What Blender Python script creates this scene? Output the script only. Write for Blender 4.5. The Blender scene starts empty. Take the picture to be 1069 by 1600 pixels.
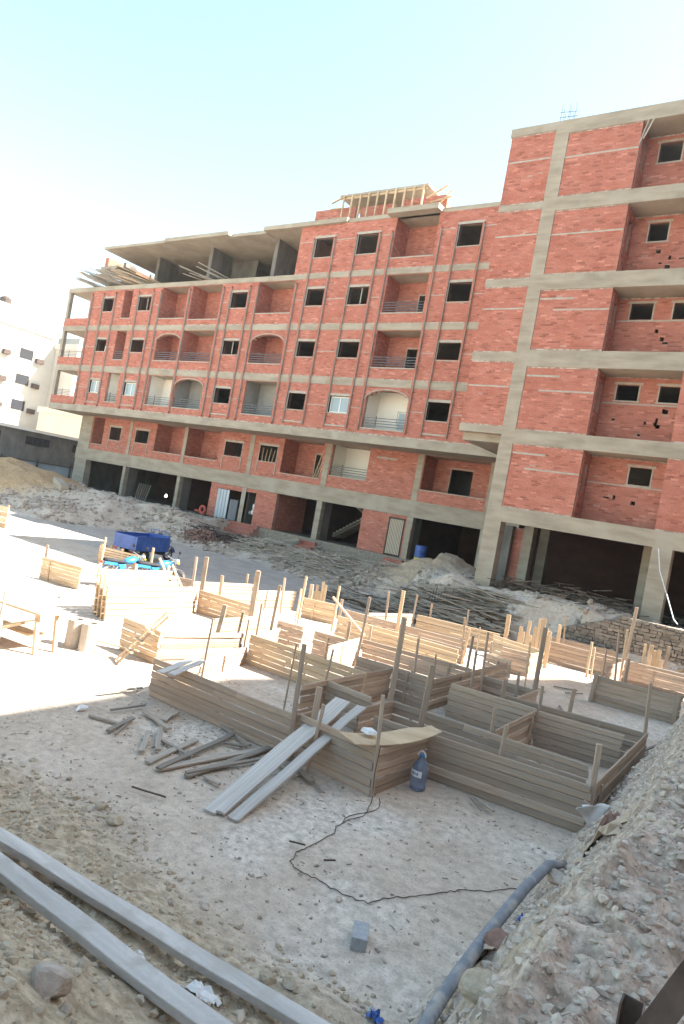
import bpy, math, random
import numpy as np
from mathutils import Matrix, Vector

R_ = random.Random(7)
rng = np.random.default_rng(11)
scene = bpy.context.scene
col = scene.collection
PI = math.pi

# ---------------------------------------------------------------- camera, sky, sun, exposure
CAM_H = 3.5
roll, pitch, yaw = math.radians(10.2), math.radians(0.4), math.radians(34.4)
fw = Vector((-math.sin(yaw) * math.cos(pitch), math.cos(yaw) * math.cos(pitch), -math.sin(pitch)))
r0 = Vector((math.cos(yaw), math.sin(yaw), 0))
u0 = r0.cross(fw)
rt = math.cos(roll) * r0 + math.sin(roll) * u0
up = -math.sin(roll) * r0 + math.cos(roll) * u0
cam = bpy.data.cameras.new('camera')
cam.sensor_fit = 'VERTICAL'
cam.sensor_height = 24
cam.lens = 1057.5 / 1600 * 24
cam.clip_end = 3000
cam.clip_start = 0.05
co = bpy.data.objects.new('camera', cam)
m = Matrix.Identity(4)
for i in range(3):
    m[i][0] = rt[i]; m[i][1] = up[i]; m[i][2] = -fw[i]
m[2][3] = CAM_H
co.matrix_world = m
col.objects.link(co)
scene.camera = co

SUN = Vector((0.747, 0.485, 1.0)).normalized()      # towards the sun
sun_el = math.asin(SUN.z)
sun_az = math.atan2(SUN.x, SUN.y)
world = bpy.data.worlds.new('World')
scene.world = world
world.use_nodes = True
wn = world.node_tree
bg = wn.nodes['Background']
sky = wn.nodes.new('ShaderNodeTexSky')
sky.sky_type = 'NISHITA'
sky.sun_disc = False
sky.sun_elevation = sun_el
sky.sun_rotation = sun_az
sky.air_density = 1.0
sky.dust_density = 0.8
sky.ozone_density = 0.3
wb = wn.nodes.new('ShaderNodeMixRGB'); wb.blend_type = 'MULTIPLY'; wb.inputs[0].default_value = 1.0
wb.inputs[2].default_value = (0.83, 0.835, 0.68, 1)      # the camera's white balance leaned warm, all round the sky
wn.links.new(sky.outputs[0], wb.inputs[1]); wn.links.new(wb.outputs[0], bg.inputs[0])
bg.inputs[1].default_value = 0.132
sl = bpy.data.lights.new('sun', 'SUN')
sl.energy = 5.0
sl.angle = math.radians(0.5)
sl.color = (1.0, 0.95, 0.87)
so = bpy.data.objects.new('sun', sl)
so.rotation_euler = SUN.to_track_quat('Z', 'Y').to_euler()
so.location = (30, 10, 60)
col.objects.link(so)
scene.view_settings.view_transform = 'Standard'
scene.view_settings.look = 'None'
scene.view_settings.exposure = 2.4
scene.view_settings.gamma = 1
scene.render.engine = 'CYCLES'
scene.cycles.max_bounces = 6


# ---------------------------------------------------------------- noise
def _hash(ix, iy, seed):
    h = (ix.astype(np.int64) * 374761393 + iy.astype(np.int64) * 668265263 + seed * 974634777) & 0xffffffff
    h = ((h ^ (h >> 13)) * 1274126177) & 0xffffffff
    return ((h ^ (h >> 16)) & 0xffff) / 65535.0


def vnoise(x, y, seed=0):
    x = np.asarray(x, float); y = np.asarray(y, float)
    ix = np.floor(x); iy = np.floor(y)
    fx = x - ix; fy = y - iy
    fx = fx * fx * (3 - 2 * fx); fy = fy * fy * (3 - 2 * fy)
    a = _hash(ix, iy, seed); b = _hash(ix + 1, iy, seed)
    c = _hash(ix, iy + 1, seed); d = _hash(ix + 1, iy + 1, seed)
    return (a * (1 - fx) + b * fx) * (1 - fy) + (c * (1 - fx) + d * fx) * fy


def fbm(x, y, scale, octv=4, seed=0):
    s = 0; a = 1.0; t = 0
    for o in range(octv):
        s = s + a * (vnoise(np.asarray(x) * scale + 17.3 * o, np.asarray(y) * scale - 9.1 * o, seed + o) - 0.5)
        t += a; a *= 0.5; scale *= 2.03
    return s / t * 2


def sstep(a, b, x):
    t = np.clip((x - a) / (b - a), 0, 1)
    return t * t * (3 - 2 * t)


# ---------------------------------------------------------------- materials
MATS = {}


def mk(name, c1, c2, scale=(3, 3, 3), detail=5, rough=0.9, bump=0.0, bscale=None, rnd=0.0, spec=0.3, ramp=(0.35, 0.65), attr=None, c3=None, s3=0.6, metal=0.0, hue=None):
    """two-tone noise material; rnd = per-object brightness spread; attr = face attribute for brick tones"""
    mt = bpy.data.materials.new(name)
    mt.use_nodes = True
    nt = mt.node_tree
    b = nt.nodes['Principled BSDF']
    b.inputs['Roughness'].default_value = rough
    b.inputs['Specular IOR Level'].default_value = spec
    b.inputs['Metallic'].default_value = metal
    tc = nt.nodes.new('ShaderNodeTexCoord')
    oi = nt.nodes.new('ShaderNodeObjectInfo')
    mp = nt.nodes.new('ShaderNodeMapping')
    mp.inputs['Scale'].default_value = scale
    if rnd:
        mul = nt.nodes.new('ShaderNodeVectorMath'); mul.operation = 'MULTIPLY_ADD'
        cmb = nt.nodes.new('ShaderNodeCombineXYZ')
        mm = nt.nodes.new('ShaderNodeMath'); mm.operation = 'MULTIPLY'; mm.inputs[1].default_value = 37.0
        nt.links.new(oi.outputs['Random'], mm.inputs[0])
        for k in range(3): nt.links.new(mm.outputs[0], cmb.inputs[k])
        ad = nt.nodes.new('ShaderNodeVectorMath'); ad.operation = 'ADD'
        nt.links.new(tc.outputs['Object'], mp.inputs[0])
        nt.links.new(mp.outputs[0], ad.inputs[0]); nt.links.new(cmb.outputs[0], ad.inputs[1])
        vec = ad.outputs[0]
    else:
        nt.links.new(tc.outputs['Object'], mp.inputs[0])
        vec = mp.outputs[0]
    nz = nt.nodes.new('ShaderNodeTexNoise')
    nz.inputs['Scale'].default_value = 1
    nz.inputs['Detail'].default_value = detail
    nz.inputs['Roughness'].default_value = 0.62
    nt.links.new(vec, nz.inputs['Vector'])
    rp = nt.nodes.new('ShaderNodeValToRGB')
    rp.color_ramp.elements[0].position = ramp[0]; rp.color_ramp.elements[0].color = (*c1, 1)
    rp.color_ramp.elements[1].position = ramp[1]; rp.color_ramp.elements[1].color = (*c2, 1)
    nt.links.new(nz.outputs[0], rp.inputs[0])
    outc = rp.outputs[0]
    if c3:
        n3 = nt.nodes.new('ShaderNodeTexNoise'); n3.inputs['Scale'].default_value = s3; n3.inputs['Detail'].default_value = 4
        nt.links.new(tc.outputs['Object'], n3.inputs['Vector'])
        r3 = nt.nodes.new('ShaderNodeValToRGB'); r3.color_ramp.elements[0].position = 0.52; r3.color_ramp.elements[1].position = 0.68
        r3.color_ramp.elements[0].color = (0, 0, 0, 1); r3.color_ramp.elements[1].color = (1, 1, 1, 1)
        nt.links.new(n3.outputs[0], r3.inputs[0])
        mx = nt.nodes.new('ShaderNodeMixRGB'); mx.inputs[2].default_value = (*c3, 1)
        nt.links.new(r3.outputs[0], mx.inputs[0]); nt.links.new(outc, mx.inputs[1])
        outc = mx.outputs[0]
    if attr:
        at = nt.nodes.new('ShaderNodeAttribute'); at.attribute_name = attr
        r4 = nt.nodes.new('ShaderNodeValToRGB')
        r4.color_ramp.interpolation = 'LINEAR'
        els = r4.color_ramp.elements
        els[0].position = 0; els[0].color = (0.66, 0.64, 0.64, 1)
        els[1].position = 1; els[1].color = (1.28, 1.45, 1.45, 1)
        e = els.new(0.12); e.color = (0.92, 0.91, 0.91, 1)
        e = els.new(0.6); e.color = (1.0, 1.0, 1.0, 1)
        e = els.new(0.9); e.color = (1.04, 1.07, 1.07, 1)
        mx = nt.nodes.new('ShaderNodeMixRGB'); mx.blend_type = 'MULTIPLY'; mx.inputs[0].default_value = 1
        nt.links.new(at.outputs['Fac'], r4.inputs[0]); nt.links.new(outc, mx.inputs[1]); nt.links.new(r4.outputs[0], mx.inputs[2])
        outc = mx.outputs[0]
    if rnd:
        mr = nt.nodes.new('ShaderNodeMapRange')
        mr.inputs['To Min'].default_value = 1 - rnd; mr.inputs['To Max'].default_value = 1 + rnd
        nt.links.new(oi.outputs['Random'], mr.inputs[0])
        vm = nt.nodes.new('ShaderNodeVectorMath'); vm.operation = 'SCALE'
        nt.links.new(outc, vm.inputs[0]); nt.links.new(mr.outputs[0], vm.inputs['Scale'])
        outc = vm.outputs[0]
    nt.links.new(outc, b.inputs['Base Color'])
    if bump:
        bn = nt.nodes.new('ShaderNodeTexNoise'); bn.inputs['Scale'].default_value = bscale or 1; bn.inputs['Detail'].default_value = 6
        nt.links.new(vec if not bscale else tc.outputs['Object'], bn.inputs['Vector'])
        bp = nt.nodes.new('ShaderNodeBump'); bp.inputs['Strength'].default_value = bump; bp.inputs['Distance'].default_value = 0.02
        nt.links.new(bn.outputs[0], bp.inputs['Height']); nt.links.new(bp.outputs[0], b.inputs['Normal'])
    MATS[name] = mt
    return mt


M_brick = mk('red_brick', (0.43, 0.148, 0.106), (0.51, 0.205, 0.155), (1.3, 1.3, 2.2), rough=0.95, attr='rnd')
M_brickp = mk('red_brick_plain', (0.36, 0.125, 0.09), (0.46, 0.18, 0.13), (1.3, 1.3, 2.2), rough=0.95)
M_inner = mk('shaded_inner_brick', (0.05, 0.024, 0.019), (0.08, 0.038, 0.03), (1.3, 1.3, 2.2), rough=1)  # brick with the darkness of the deep rooms put into its colour
M_mortar = mk('brick_mortar', (0.38, 0.21, 0.165), (0.48, 0.30, 0.245), (2, 2, 2), rough=1)
M_conc = mk('raw_concrete', (0.285, 0.243, 0.192), (0.395, 0.342, 0.272), (0.7, 0.7, 3.5), rough=0.9, bump=0.25, bscale=18, c3=(0.39, 0.345, 0.285), s3=0.9)
M_concd = mk('dark_concrete', (0.13, 0.12, 0.11), (0.21, 0.195, 0.18), (1.5, 1.5, 0.8), rough=0.95)  # on ceilings and inner parts this dark tone paints in their shade
M_cement = mk('cement_render', (0.36, 0.32, 0.27), (0.46, 0.41, 0.36), (5, 5, 5), rough=0.95)
M_soil = mk('shaded_soil_floor', (0.075, 0.062, 0.05), (0.13, 0.11, 0.09), (2, 2, 2), rough=1)  # ground storey floor, its indoor shade painted into the soil colour
M_bed = mk('dry_mortar_bed', (0.30, 0.20, 0.165), (0.52, 0.44, 0.39), (5, 5, 5), rough=1, ramp=(.42, .6))
M_white = mk('white_plaster', (0.78, 0.74, 0.67), (0.84, 0.81, 0.75), (1, 1, 1), rough=0.9)
M_grey = mk('grey_plaster', (0.28, 0.275, 0.26), (0.35, 0.345, 0.33), (1.2, 1.2, 1.2), rough=0.95)
M_cream = mk('cream_paint', (0.62, 0.52, 0.40), (0.70, 0.60, 0.48), (0.3, 0.3, 0.3), rough=0.9)
M_far = mk('pale_stone_paint', (0.46, 0.43, 0.39), (0.54, 0.51, 0.46), (0.3, 0.3, 0.3), rough=0.9)
M_rail = mk('painted_steel', (0.10, 0.10, 0.11), (0.16, 0.16, 0.17), (6, 6, 6), rough=0.5)
M_wood = mk('weathered_formwork', (0.34, 0.245, 0.178), (0.47, 0.36, 0.275), (1.6, 6, 4.2), detail=7, rough=0.9, bump=0.3, rnd=0.22, ramp=(.3, .7), c3=(0.33, 0.285, 0.245), s3=2.2)
M_woodf = mk('fresh_board', (0.42, 0.30, 0.19), (0.56, 0.42, 0.28), (1.3, 6, 4), detail=6, rough=0.85, bump=0.2, rnd=0.16)
M_stick = mk('grey_timber', (0.22, 0.185, 0.15), (0.38, 0.33, 0.28), (2, 14, 14), rough=0.9, rnd=0.3)
M_brush = mk('dry_brush', (0.07, 0.052, 0.04), (0.20, 0.16, 0.125), (3, 3, 3), rough=1)
M_beamw = mk('pale_timber', (0.42, 0.39, 0.36), (0.62, 0.58, 0.545), (0.5, 8, 8), detail=7, rough=0.85, bump=0.5, bscale=30, rnd=0.08, c3=(0.46, 0.42, 0.38), s3=5)
M_stone = mk('rubble_stone', (0.36, 0.295, 0.24), (0.54, 0.455, 0.385), (9, 9, 9), rough=0.95, rnd=0.2, attr='rnd', bump=.5, bscale=35)
M_stone2 = mk('wall_stone', (0.17, 0.14, 0.115), (0.27, 0.23, 0.19), (6, 6, 6), rough=0.95, rnd=0.22)
M_clod = mk('tan_clod', (0.36, 0.295, 0.21), (0.52, 0.44, 0.34), (8, 8, 8), rough=1.0, attr='rnd', bump=.6, bscale=40)
M_steel = mk('rusty_steel', (0.055, 0.038, 0.032), (0.10, 0.07, 0.058), (12, 12, 12), rough=0.75)
M_rubber = mk('black_rubber', (0.015, 0.015, 0.016), (0.03, 0.03, 0.032), (6, 6, 6), rough=0.8)
M_black = mk('dark_cloth', (0.02, 0.02, 0.025), (0.035, 0.035, 0.04), (5, 5, 5), rough=0.8)
M_blue = mk('deep_blue_paint', (0.02, 0.075, 0.30), (0.05, 0.13, 0.42), (3, 3, 3), rough=0.35, spec=0.5)
M_cyan = mk('bright_blue_paint', (0.02, 0.17, 0.38), (0.05, 0.24, 0.46), (3, 3, 3), rough=0.3, spec=0.5)
M_chrome = mk('bare_metal', (0.42, 0.42, 0.43), (0.55, 0.55, 0.56), (9, 9, 9), rough=0.35, metal=0.8)
M_pipe = mk('grey_pvc', (0.17, 0.18, 0.20), (0.25, 0.26, 0.285), (7, 7, 7), rough=0.7, c3=(0.38, 0.34, 0.30), s3=7, bump=.2, bscale=60)
M_cblock = mk('cement_block', (0.30, 0.31, 0.32), (0.38, 0.39, 0.40), (20, 20, 20), rough=0.95, bump=0.4, bscale=60)
M_rust = mk('brown_clay', (0.20, 0.115, 0.09), (0.29, 0.18, 0.145), (9, 9, 9), rough=1)
M_sack = mk('white_sack', (0.6, 0.6, 0.6), (0.72, 0.72, 0.72), (8, 8, 8), rough=0.8)
M_yel = mk('yellow_paint', (0.50, 0.46, 0.04), (0.60, 0.55, 0.06), (4, 4, 4), rough=0.6)
M_red = mk('faded_red', (0.42, 0.07, 0.05), (0.52, 0.11, 0.08), (4, 4, 4), rough=0.7)
M_corr = mk('galvanised_sheet', (0.36, 0.40, 0.45), (0.48, 0.52, 0.57), (3, 0.6, 0.6), rough=0.5, metal=0.2)
M_cardb = mk('brown_paper', (0.38, 0.29, 0.21), (0.48, 0.38, 0.29), (9, 9, 9), rough=0.95)
M_glow = None


def glass_mat(name, colr, alpha=0.0, rough=0.08):
    mt = bpy.data.materials.new(name); mt.use_nodes = True
    b = mt.node_tree.nodes['Principled BSDF']
    b.inputs['Base Color'].default_value = (*colr, 1); b.inputs['Roughness'].default_value = rough
    b.inputs['Transmission Weight'].default_value = alpha
    return mt


M_bottle = glass_mat('blue_plastic', (0.42, 0.52, 0.72), 0.8, 0.12)
M_pane = glass_mat('window_glass', (0.30, 0.36, 0.40), 0.0, 0.1)


# ---------------------------------------------------------------- mesh builder
class MB:
    def __init__(s): s.v = []; s.f = []

    def bb(s, x0, x1, y0, y1, z0, z1):
        n = len(s.v)
        s.v += [(x0, y0, z0), (x1, y0, z0), (x1, y1, z0), (x0, y1, z0), (x0, y0, z1), (x1, y0, z1), (x1, y1, z1), (x0, y1, z1)]
        s.f += [tuple(n + i for i in q) for q in ((0, 3, 2, 1), (4, 5, 6, 7), (0, 1, 5, 4), (1, 2, 6, 5), (2, 3, 7, 6), (3, 0, 4, 7))]
        return s

    def bar(s, p, q, w, h, taper=1.0, upv=(0, 0, 1)):
        p = Vector(p); q = Vector(q); d = (q - p).normalized()
        u = Vector(upv)
        if abs(d.dot(u)) > 0.95: u = Vector((1, 0, 0))
        a = d.cross(u).normalized(); b = a.cross(d).normalized()
        n = len(s.v)
        for c, t in ((p, 1.0), (q, taper)):
            for i, j in ((-1, -1), (1, -1), (1, 1), (-1, 1)):
                s.v.append(tuple(c + a * (i * w * t / 2) + b * (j * h * t / 2)))
        s.f += [tuple(n + i for i in z) for z in ((0, 1, 2, 3), (7, 6, 5, 4), (0, 4, 5, 1), (1, 5, 6, 2), (2, 6, 7, 3), (3, 7, 4, 0))]
        return s

    def tube(s, pts, r, n=8, cap=True):
        pts = [Vector(p) for p in pts]
        rr = r if isinstance(r, (list, tuple)) else [r] * len(pts)
        b0 = len(s.v)
        prev = None
        for i, p in enumerate(pts):
            d = (pts[min(i + 1, len(pts) - 1)] - pts[max(i - 1, 0)])
            if d.length < 1e-9: d = Vector((0, 0, 1))
            d.normalize()
            if prev is None:
                a = d.cross(Vector((0, 0, 1)))
                if a.length < 0.1: a = d.cross(Vector((1, 0, 0)))
            else:
                a = prev - d * prev.dot(d)
            a.normalize(); prev = a
            b = d.cross(a)
            for k in range(n):
                t = 2 * PI * k / n
                s.v.append(tuple(p + (a * math.cos(t) + b * math.sin(t)) * rr[i]))
        for i in range(len(pts) - 1):
            for k in range(n):
                k2 = (k + 1) % n
                s.f.append((b0 + i * n + k, b0 + i * n + k2, b0 + (i + 1) * n + k2, b0 + (i + 1) * n + k))
        if cap:
            s.f.append(tuple(b0 + k for k in range(n))[::-1])
            s.f.append(tuple(b0 + (len(pts) - 1) * n + k for k in range(n)))
        return s

    def lathe(s, prof, c=(0, 0, 0), n=20, axis='Z'):
        b0 = len(s.v)
        for r, h in prof:
            for k in range(n):
                t = 2 * PI * k / n
                x, y = r * math.cos(t), r * math.sin(t)
                if axis == 'Z': p = (c[0] + x, c[1] + y, c[2] + h)
                elif axis == 'X': p = (c[0] + h, c[1] + x, c[2] + y)
                else: p = (c[0] + x, c[1] + h, c[2] + y)
                s.v.append(p)
        for i in range(len(prof) - 1):
            for k in range(n):
                k2 = (k + 1) % n
                s.f.append((b0 + i * n + k, b0 + i * n + k2, b0 + (i + 1) * n + k2, b0 + (i + 1) * n + k))
        return s

    def loft(s, secs):
        """closed cross sections (lists of points), joined and capped"""
        b0 = len(s.v); n = len(secs[0])
        for sc in secs: s.v += [tuple(p) for p in sc]
        for i in range(len(secs) - 1):
            for k in range(n):
                k2 = (k + 1) % n
                s.f.append((b0 + i * n + k, b0 + i * n + k2, b0 + (i + 1) * n + k2, b0 + (i + 1) * n + k))
        s.f.append(tuple(b0 + k for k in range(n))[::-1]); s.f.append(tuple(b0 + (len(secs) - 1) * n + k for k in range(n)))
        return s

    def mesh(s, name, mat, smooth=False):
        me = bpy.data.meshes.new(name)
        me.from_pydata([tuple(map(float, p)) for p in s.v], [], s.f)
        if mat: me.materials.append(mat)
        if smooth: me.polygons.foreach_set('use_smooth', [True] * len(me.polygons))
        me.update()
        return me

    def build(s, name, mat, parent=None, smooth=False, **kw):
        return link(name, s.mesh(name, mat, smooth), parent, **kw)


def link(name, data, parent=None, **kw):
    o = bpy.data.objects.new(name, data)
    col.objects.link(o)
    if parent is not None:
        o.parent = parent
        if kw.pop('world', True):
            o.matrix_parent_inverse = parent.get('_inv_m', None) and Matrix(eval(parent['_inv_m'])) or Matrix.Identity(4)
    kw.pop('world', None)
    for k, v in kw.items(): o[k] = v
    return o


INV = {}


def thing(name, label, cat, loc=(0, 0, 0), rz=0.0, group=None):
    o = bpy.data.objects.new(name, None)
    o.empty_display_size = 0.2
    o.location = loc; o.rotation_euler = (0, 0, rz)
    o['label'] = label; o['category'] = cat
    if group: o['group'] = group
    col.objects.link(o)
    return o


def part(name, mb, mat, parent, local=False, smooth=False, **kw):
    """mesh child; coordinates are world unless local=True"""
    me = mb.mesh(name, mat, smooth) if isinstance(mb, MB) else mb
    o = bpy.data.objects.new(name, me)
    col.objects.link(o)
    o.parent = parent
    if not local:
        if parent.type == 'EMPTY':
            M = Matrix.Translation(parent.location) @ parent.rotation_euler.to_matrix().to_4x4()
            o.matrix_parent_inverse = M.inverted()
    for k, v in kw.items(): o[k] = v
    return o


def tag(o, label, cat, group=None, kind=None):
    if label: o['label'] = label
    if cat: o['category'] = cat
    if group: o['group'] = group
    if kind: o['kind'] = kind
    return o


def struct(o):
    o['kind'] = 'structure'; return o


def bevel(o, w=0.01, seg=2):
    b = o.modifiers.new('bevel', 'BEVEL'); b.width = w; b.segments = seg; b.limit_method = 'ANGLE'
    return o


# ---------------------------------------------------------------- ground
STX = np.array([-60, -40, -33, -31.5, -27.8, -21.3, -15.5, -11.7, -9.5, -6.5, -2, 10, 60.])
STY = np.array([19, 19.5, 20.1, 23.2, 25.2, 25.2, 24.0, 22.7, 21.6, 21.7, 21.7, 21.7, 21.7])


def ground_h(X, Y):
    X = np.asarray(X, float); Y = np.asarray(Y, float)
    # pit floor
    z = 0.02 * fbm(X, Y, 0.5, 3, 3) + 0.014 * fbm(X, Y, 3.0, 4, 5) - 0.012 * np.exp(-((X - .28 * Y + 5.6 + .25 * np.sin(Y * .8)) / .09) ** 2) - 0.012 * np.exp(-((X - .28 * Y + 4.3 + .25 * np.sin(Y * .8)) / .09) ** 2)
    # near berm (camera side)
    d = 4.42 + 0.28 * fbm(X, Y, 0.7, 4, 9) - Y
    hb = 0.30 * np.clip(d, 0, 1.3) + 0.62 * np.clip(d - 1.3, 0, None)
    hb = np.minimum(hb, 1.72) + (0.07 * fbm(X, Y, 1.7, 5, 21) + 0.025 * fbm(X, Y, 11, 3, 22)) * sstep(0, 0.5, d)
    # right bank
    d2 = X + 1.78 + 0.18 * fbm(X, Y, 0.8, 4, 31)
    hr = 1.55 * np.clip(d2, 0, None)
    hr = np.minimum(hr, 1.66 + 0.12 * fbm(X, Y, 0.9, 3, 33))
    hr = hr + (0.13 * fbm(X, Y, 2.0, 5, 35) + 0.085 * fbm(X, Y, 8, 4, 36) - 0.05 * np.abs(fbm(X, Y, 5, 3, 38))) * sstep(0.02, 0.35, d2)
    near = sstep(19.5, 17.5, Y)
    h = np.maximum(np.maximum(z, hb), np.where(Y < 21, hr * near + z * (1 - near), z))
    # bank up to the buildings
    ye = np.interp(X, STX, STY) + 0.35 * fbm(X, Y, 0.5, 3, 41)
    d3 = Y - ye
    leftw = sstep(-12.5, -14.5, X)
    top = 0.42 * sstep(-28, -32, X) * leftw + 1.02
    slope = np.where(X < -13, 0.26, 0.62)
    hs = np.minimum(np.clip(d3, 0, None) * slope, np.where(X < -13, np.where(X < -29.5, 1.38, 0.72), 1.42))
    rr = sstep(-5.9, -5.4, X)                         # in front of the stone wall the ground stays low
    hs = np.where((Y < 22.86), hs * (1 - rr) + np.minimum(hs, 0.66) * rr, np.where(X > -5.6, 1.5, hs))
    hs = hs + (0.20 * fbm(X, Y, 0.8, 4, 43) + 0.10 * fbm(X, Y, 2.6, 4, 44)) * sstep(0.0, 1.2, d3)
    h = np.maximum(h, hs)
    inside = ((Y > 31.4) & (X < -12)) | ((Y > 25.0) & (X > -11.5))
    h = np.where(inside, np.minimum(h, 1.38), h)
    # heaps
    def heap(cx, cy, rx, ry, hh, seed, p=1.0):
        q = np.sqrt(((X - cx) / rx) ** 2 + ((Y - cy) / ry) ** 2) + 0.10 * fbm(X, Y, 0.9, 4, seed)
        return hh * np.clip(1 - q, 0, 1) ** p
    h = h + heap(-45.5, 25.5, 7.0, 5.0, 1.45, 51, 0.7)
    h = h + heap(-36.5, 26.5, 4.0, 3.0, 0.35, 52)
    h = h + heap(-30.5, 27.5, 3.2, 1.8, 0.4, 53)
    h = h + heap(-13.8, 27.6, 3.4, 2.9, 1.15, 54)
    h = h + heap(-19.0, 28.5, 2.6, 1.6, 0.35, 55)
    h = h + heap(-11.0, 24.0, 1.2, 1.2, 0.5, 56)
    h = h + heap(-6.6, 23.8, 3.6, 1.0, 0.5, 57)
    h = h + heap(-30.2, 27.6, 1.4, 1.0, 0.35, 58)
    # far ground
    far = sstep(48, 56, -X)
    h = np.maximum(h, far * 1.1)
    return h


def axis_grid(segs):
    out = []
    for a, b, n in segs: out += list(np.linspace(a, b, n, endpoint=False))
    out.append(segs[-1][1])
    return np.array(out)


gx = axis_grid([(-900, -120, 10), (-120, -60, 16), (-60, -30, 150), (-30, -9, 170), (-9, 0.8, 290), (0.8, 14, 40), (14, 900, 12)])
gy = axis_grid([(-600, -20, 8), (-20, 0.0, 24), (0.0, 8.5, 250), (8.5, 22, 130), (22, 33, 110), (33, 60, 20), (60, 1200, 12)])
GX, GY = np.meshgrid(gx, gy, indexing='ij')
GZ = ground_h(GX, GY)
nx, ny = GX.shape
verts = np.stack([GX, GY, GZ], -1).reshape(-1, 3)
ii, jj = np.meshgrid(np.arange(nx - 1), np.arange(ny - 1), indexing='ij')
a = (ii * ny + jj).ravel()
quads = np.stack([a, a + ny, a + ny + 1, a + 1], 1)


def np_mesh(name, v, quads, mat, attrs=None, fattrs=None, smooth=False):
    me = bpy.data.meshes.new(name)
    n = quads.shape[1]
    me.vertices.add(len(v)); me.vertices.foreach_set('co', np.ascontiguousarray(v, dtype=np.float32).ravel())
    me.loops.add(quads.size); me.loops.foreach_set('vertex_index', np.ascontiguousarray(quads, dtype=np.int32).ravel())
    me.polygons.add(len(quads)); me.polygons.foreach_set('loop_start', np.arange(0, quads.size, n, dtype=np.int32))
    me.update(calc_edges=True)
    me.validate()
    me.polygons.foreach_set('use_smooth', np.full(len(me.polygons), bool(smooth)))
    me.materials.append(mat)
    for k, arr in (attrs or {}).items():
        at = me.attributes.new(k, 'FLOAT', 'POINT'); at.data.foreach_set('value', arr.astype(np.float32))
    for k, arr in (fattrs or {}).items():
        at = me.attributes.new(k, 'FLOAT', 'FACE'); at.data.foreach_set('value', arr.astype(np.float32))
    me.update()
    return me


# what the ground is made of: 0 pale dust, tan = yellowish excavated soil, sand = orange sand, street = grey compacted
vx, vy = verts[:, 0], verts[:, 1]
tan = np.maximum(sstep(-0.1, 0.7, (4.55 + 0.5 * fbm(vx, vy, 0.9, 4, 61) - vy)), 0)
tan *= sstep(-0.6, -2.2, vx + 0.5 * fbm(vx, vy, 1.2, 3, 62))
tan = np.maximum(tan, 0.75 * sstep(0.25, 0.6, fbm(vx, vy, 1.1, 4, 63)) * sstep(-1.6, -1.2, vx) * (vy < 16))
sand = sstep(1.05, 0.75, np.sqrt(((vx + 45.5) / 7.6) ** 2 + ((vy - 25.0) / 5.2) ** 2) + 0.15 * fbm(vx, vy, 0.5, 3, 64))
sand = np.maximum(sand, 0.5 * sstep(1.1, 0.6, np.sqrt(((vx + 13.6) / 2.9) ** 2 + ((vy - 27.6) / 2.8) ** 2)))
street = sstep(-0.5, 0.8, vy - 17.5) * sstep(0.9, -0.3, vy - np.interp(vx, STX, STY)) * (vx < -6)
white = 0.75 * sstep(0.05, 0.5, fbm(vx, vy, 0.75, 5, 66)) * (1 - tan)
gm = np_mesh('ground', verts, quads, None, {'tan': tan, 'sand': sand, 'street': street, 'white': white}, smooth=True) if False else None


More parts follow.
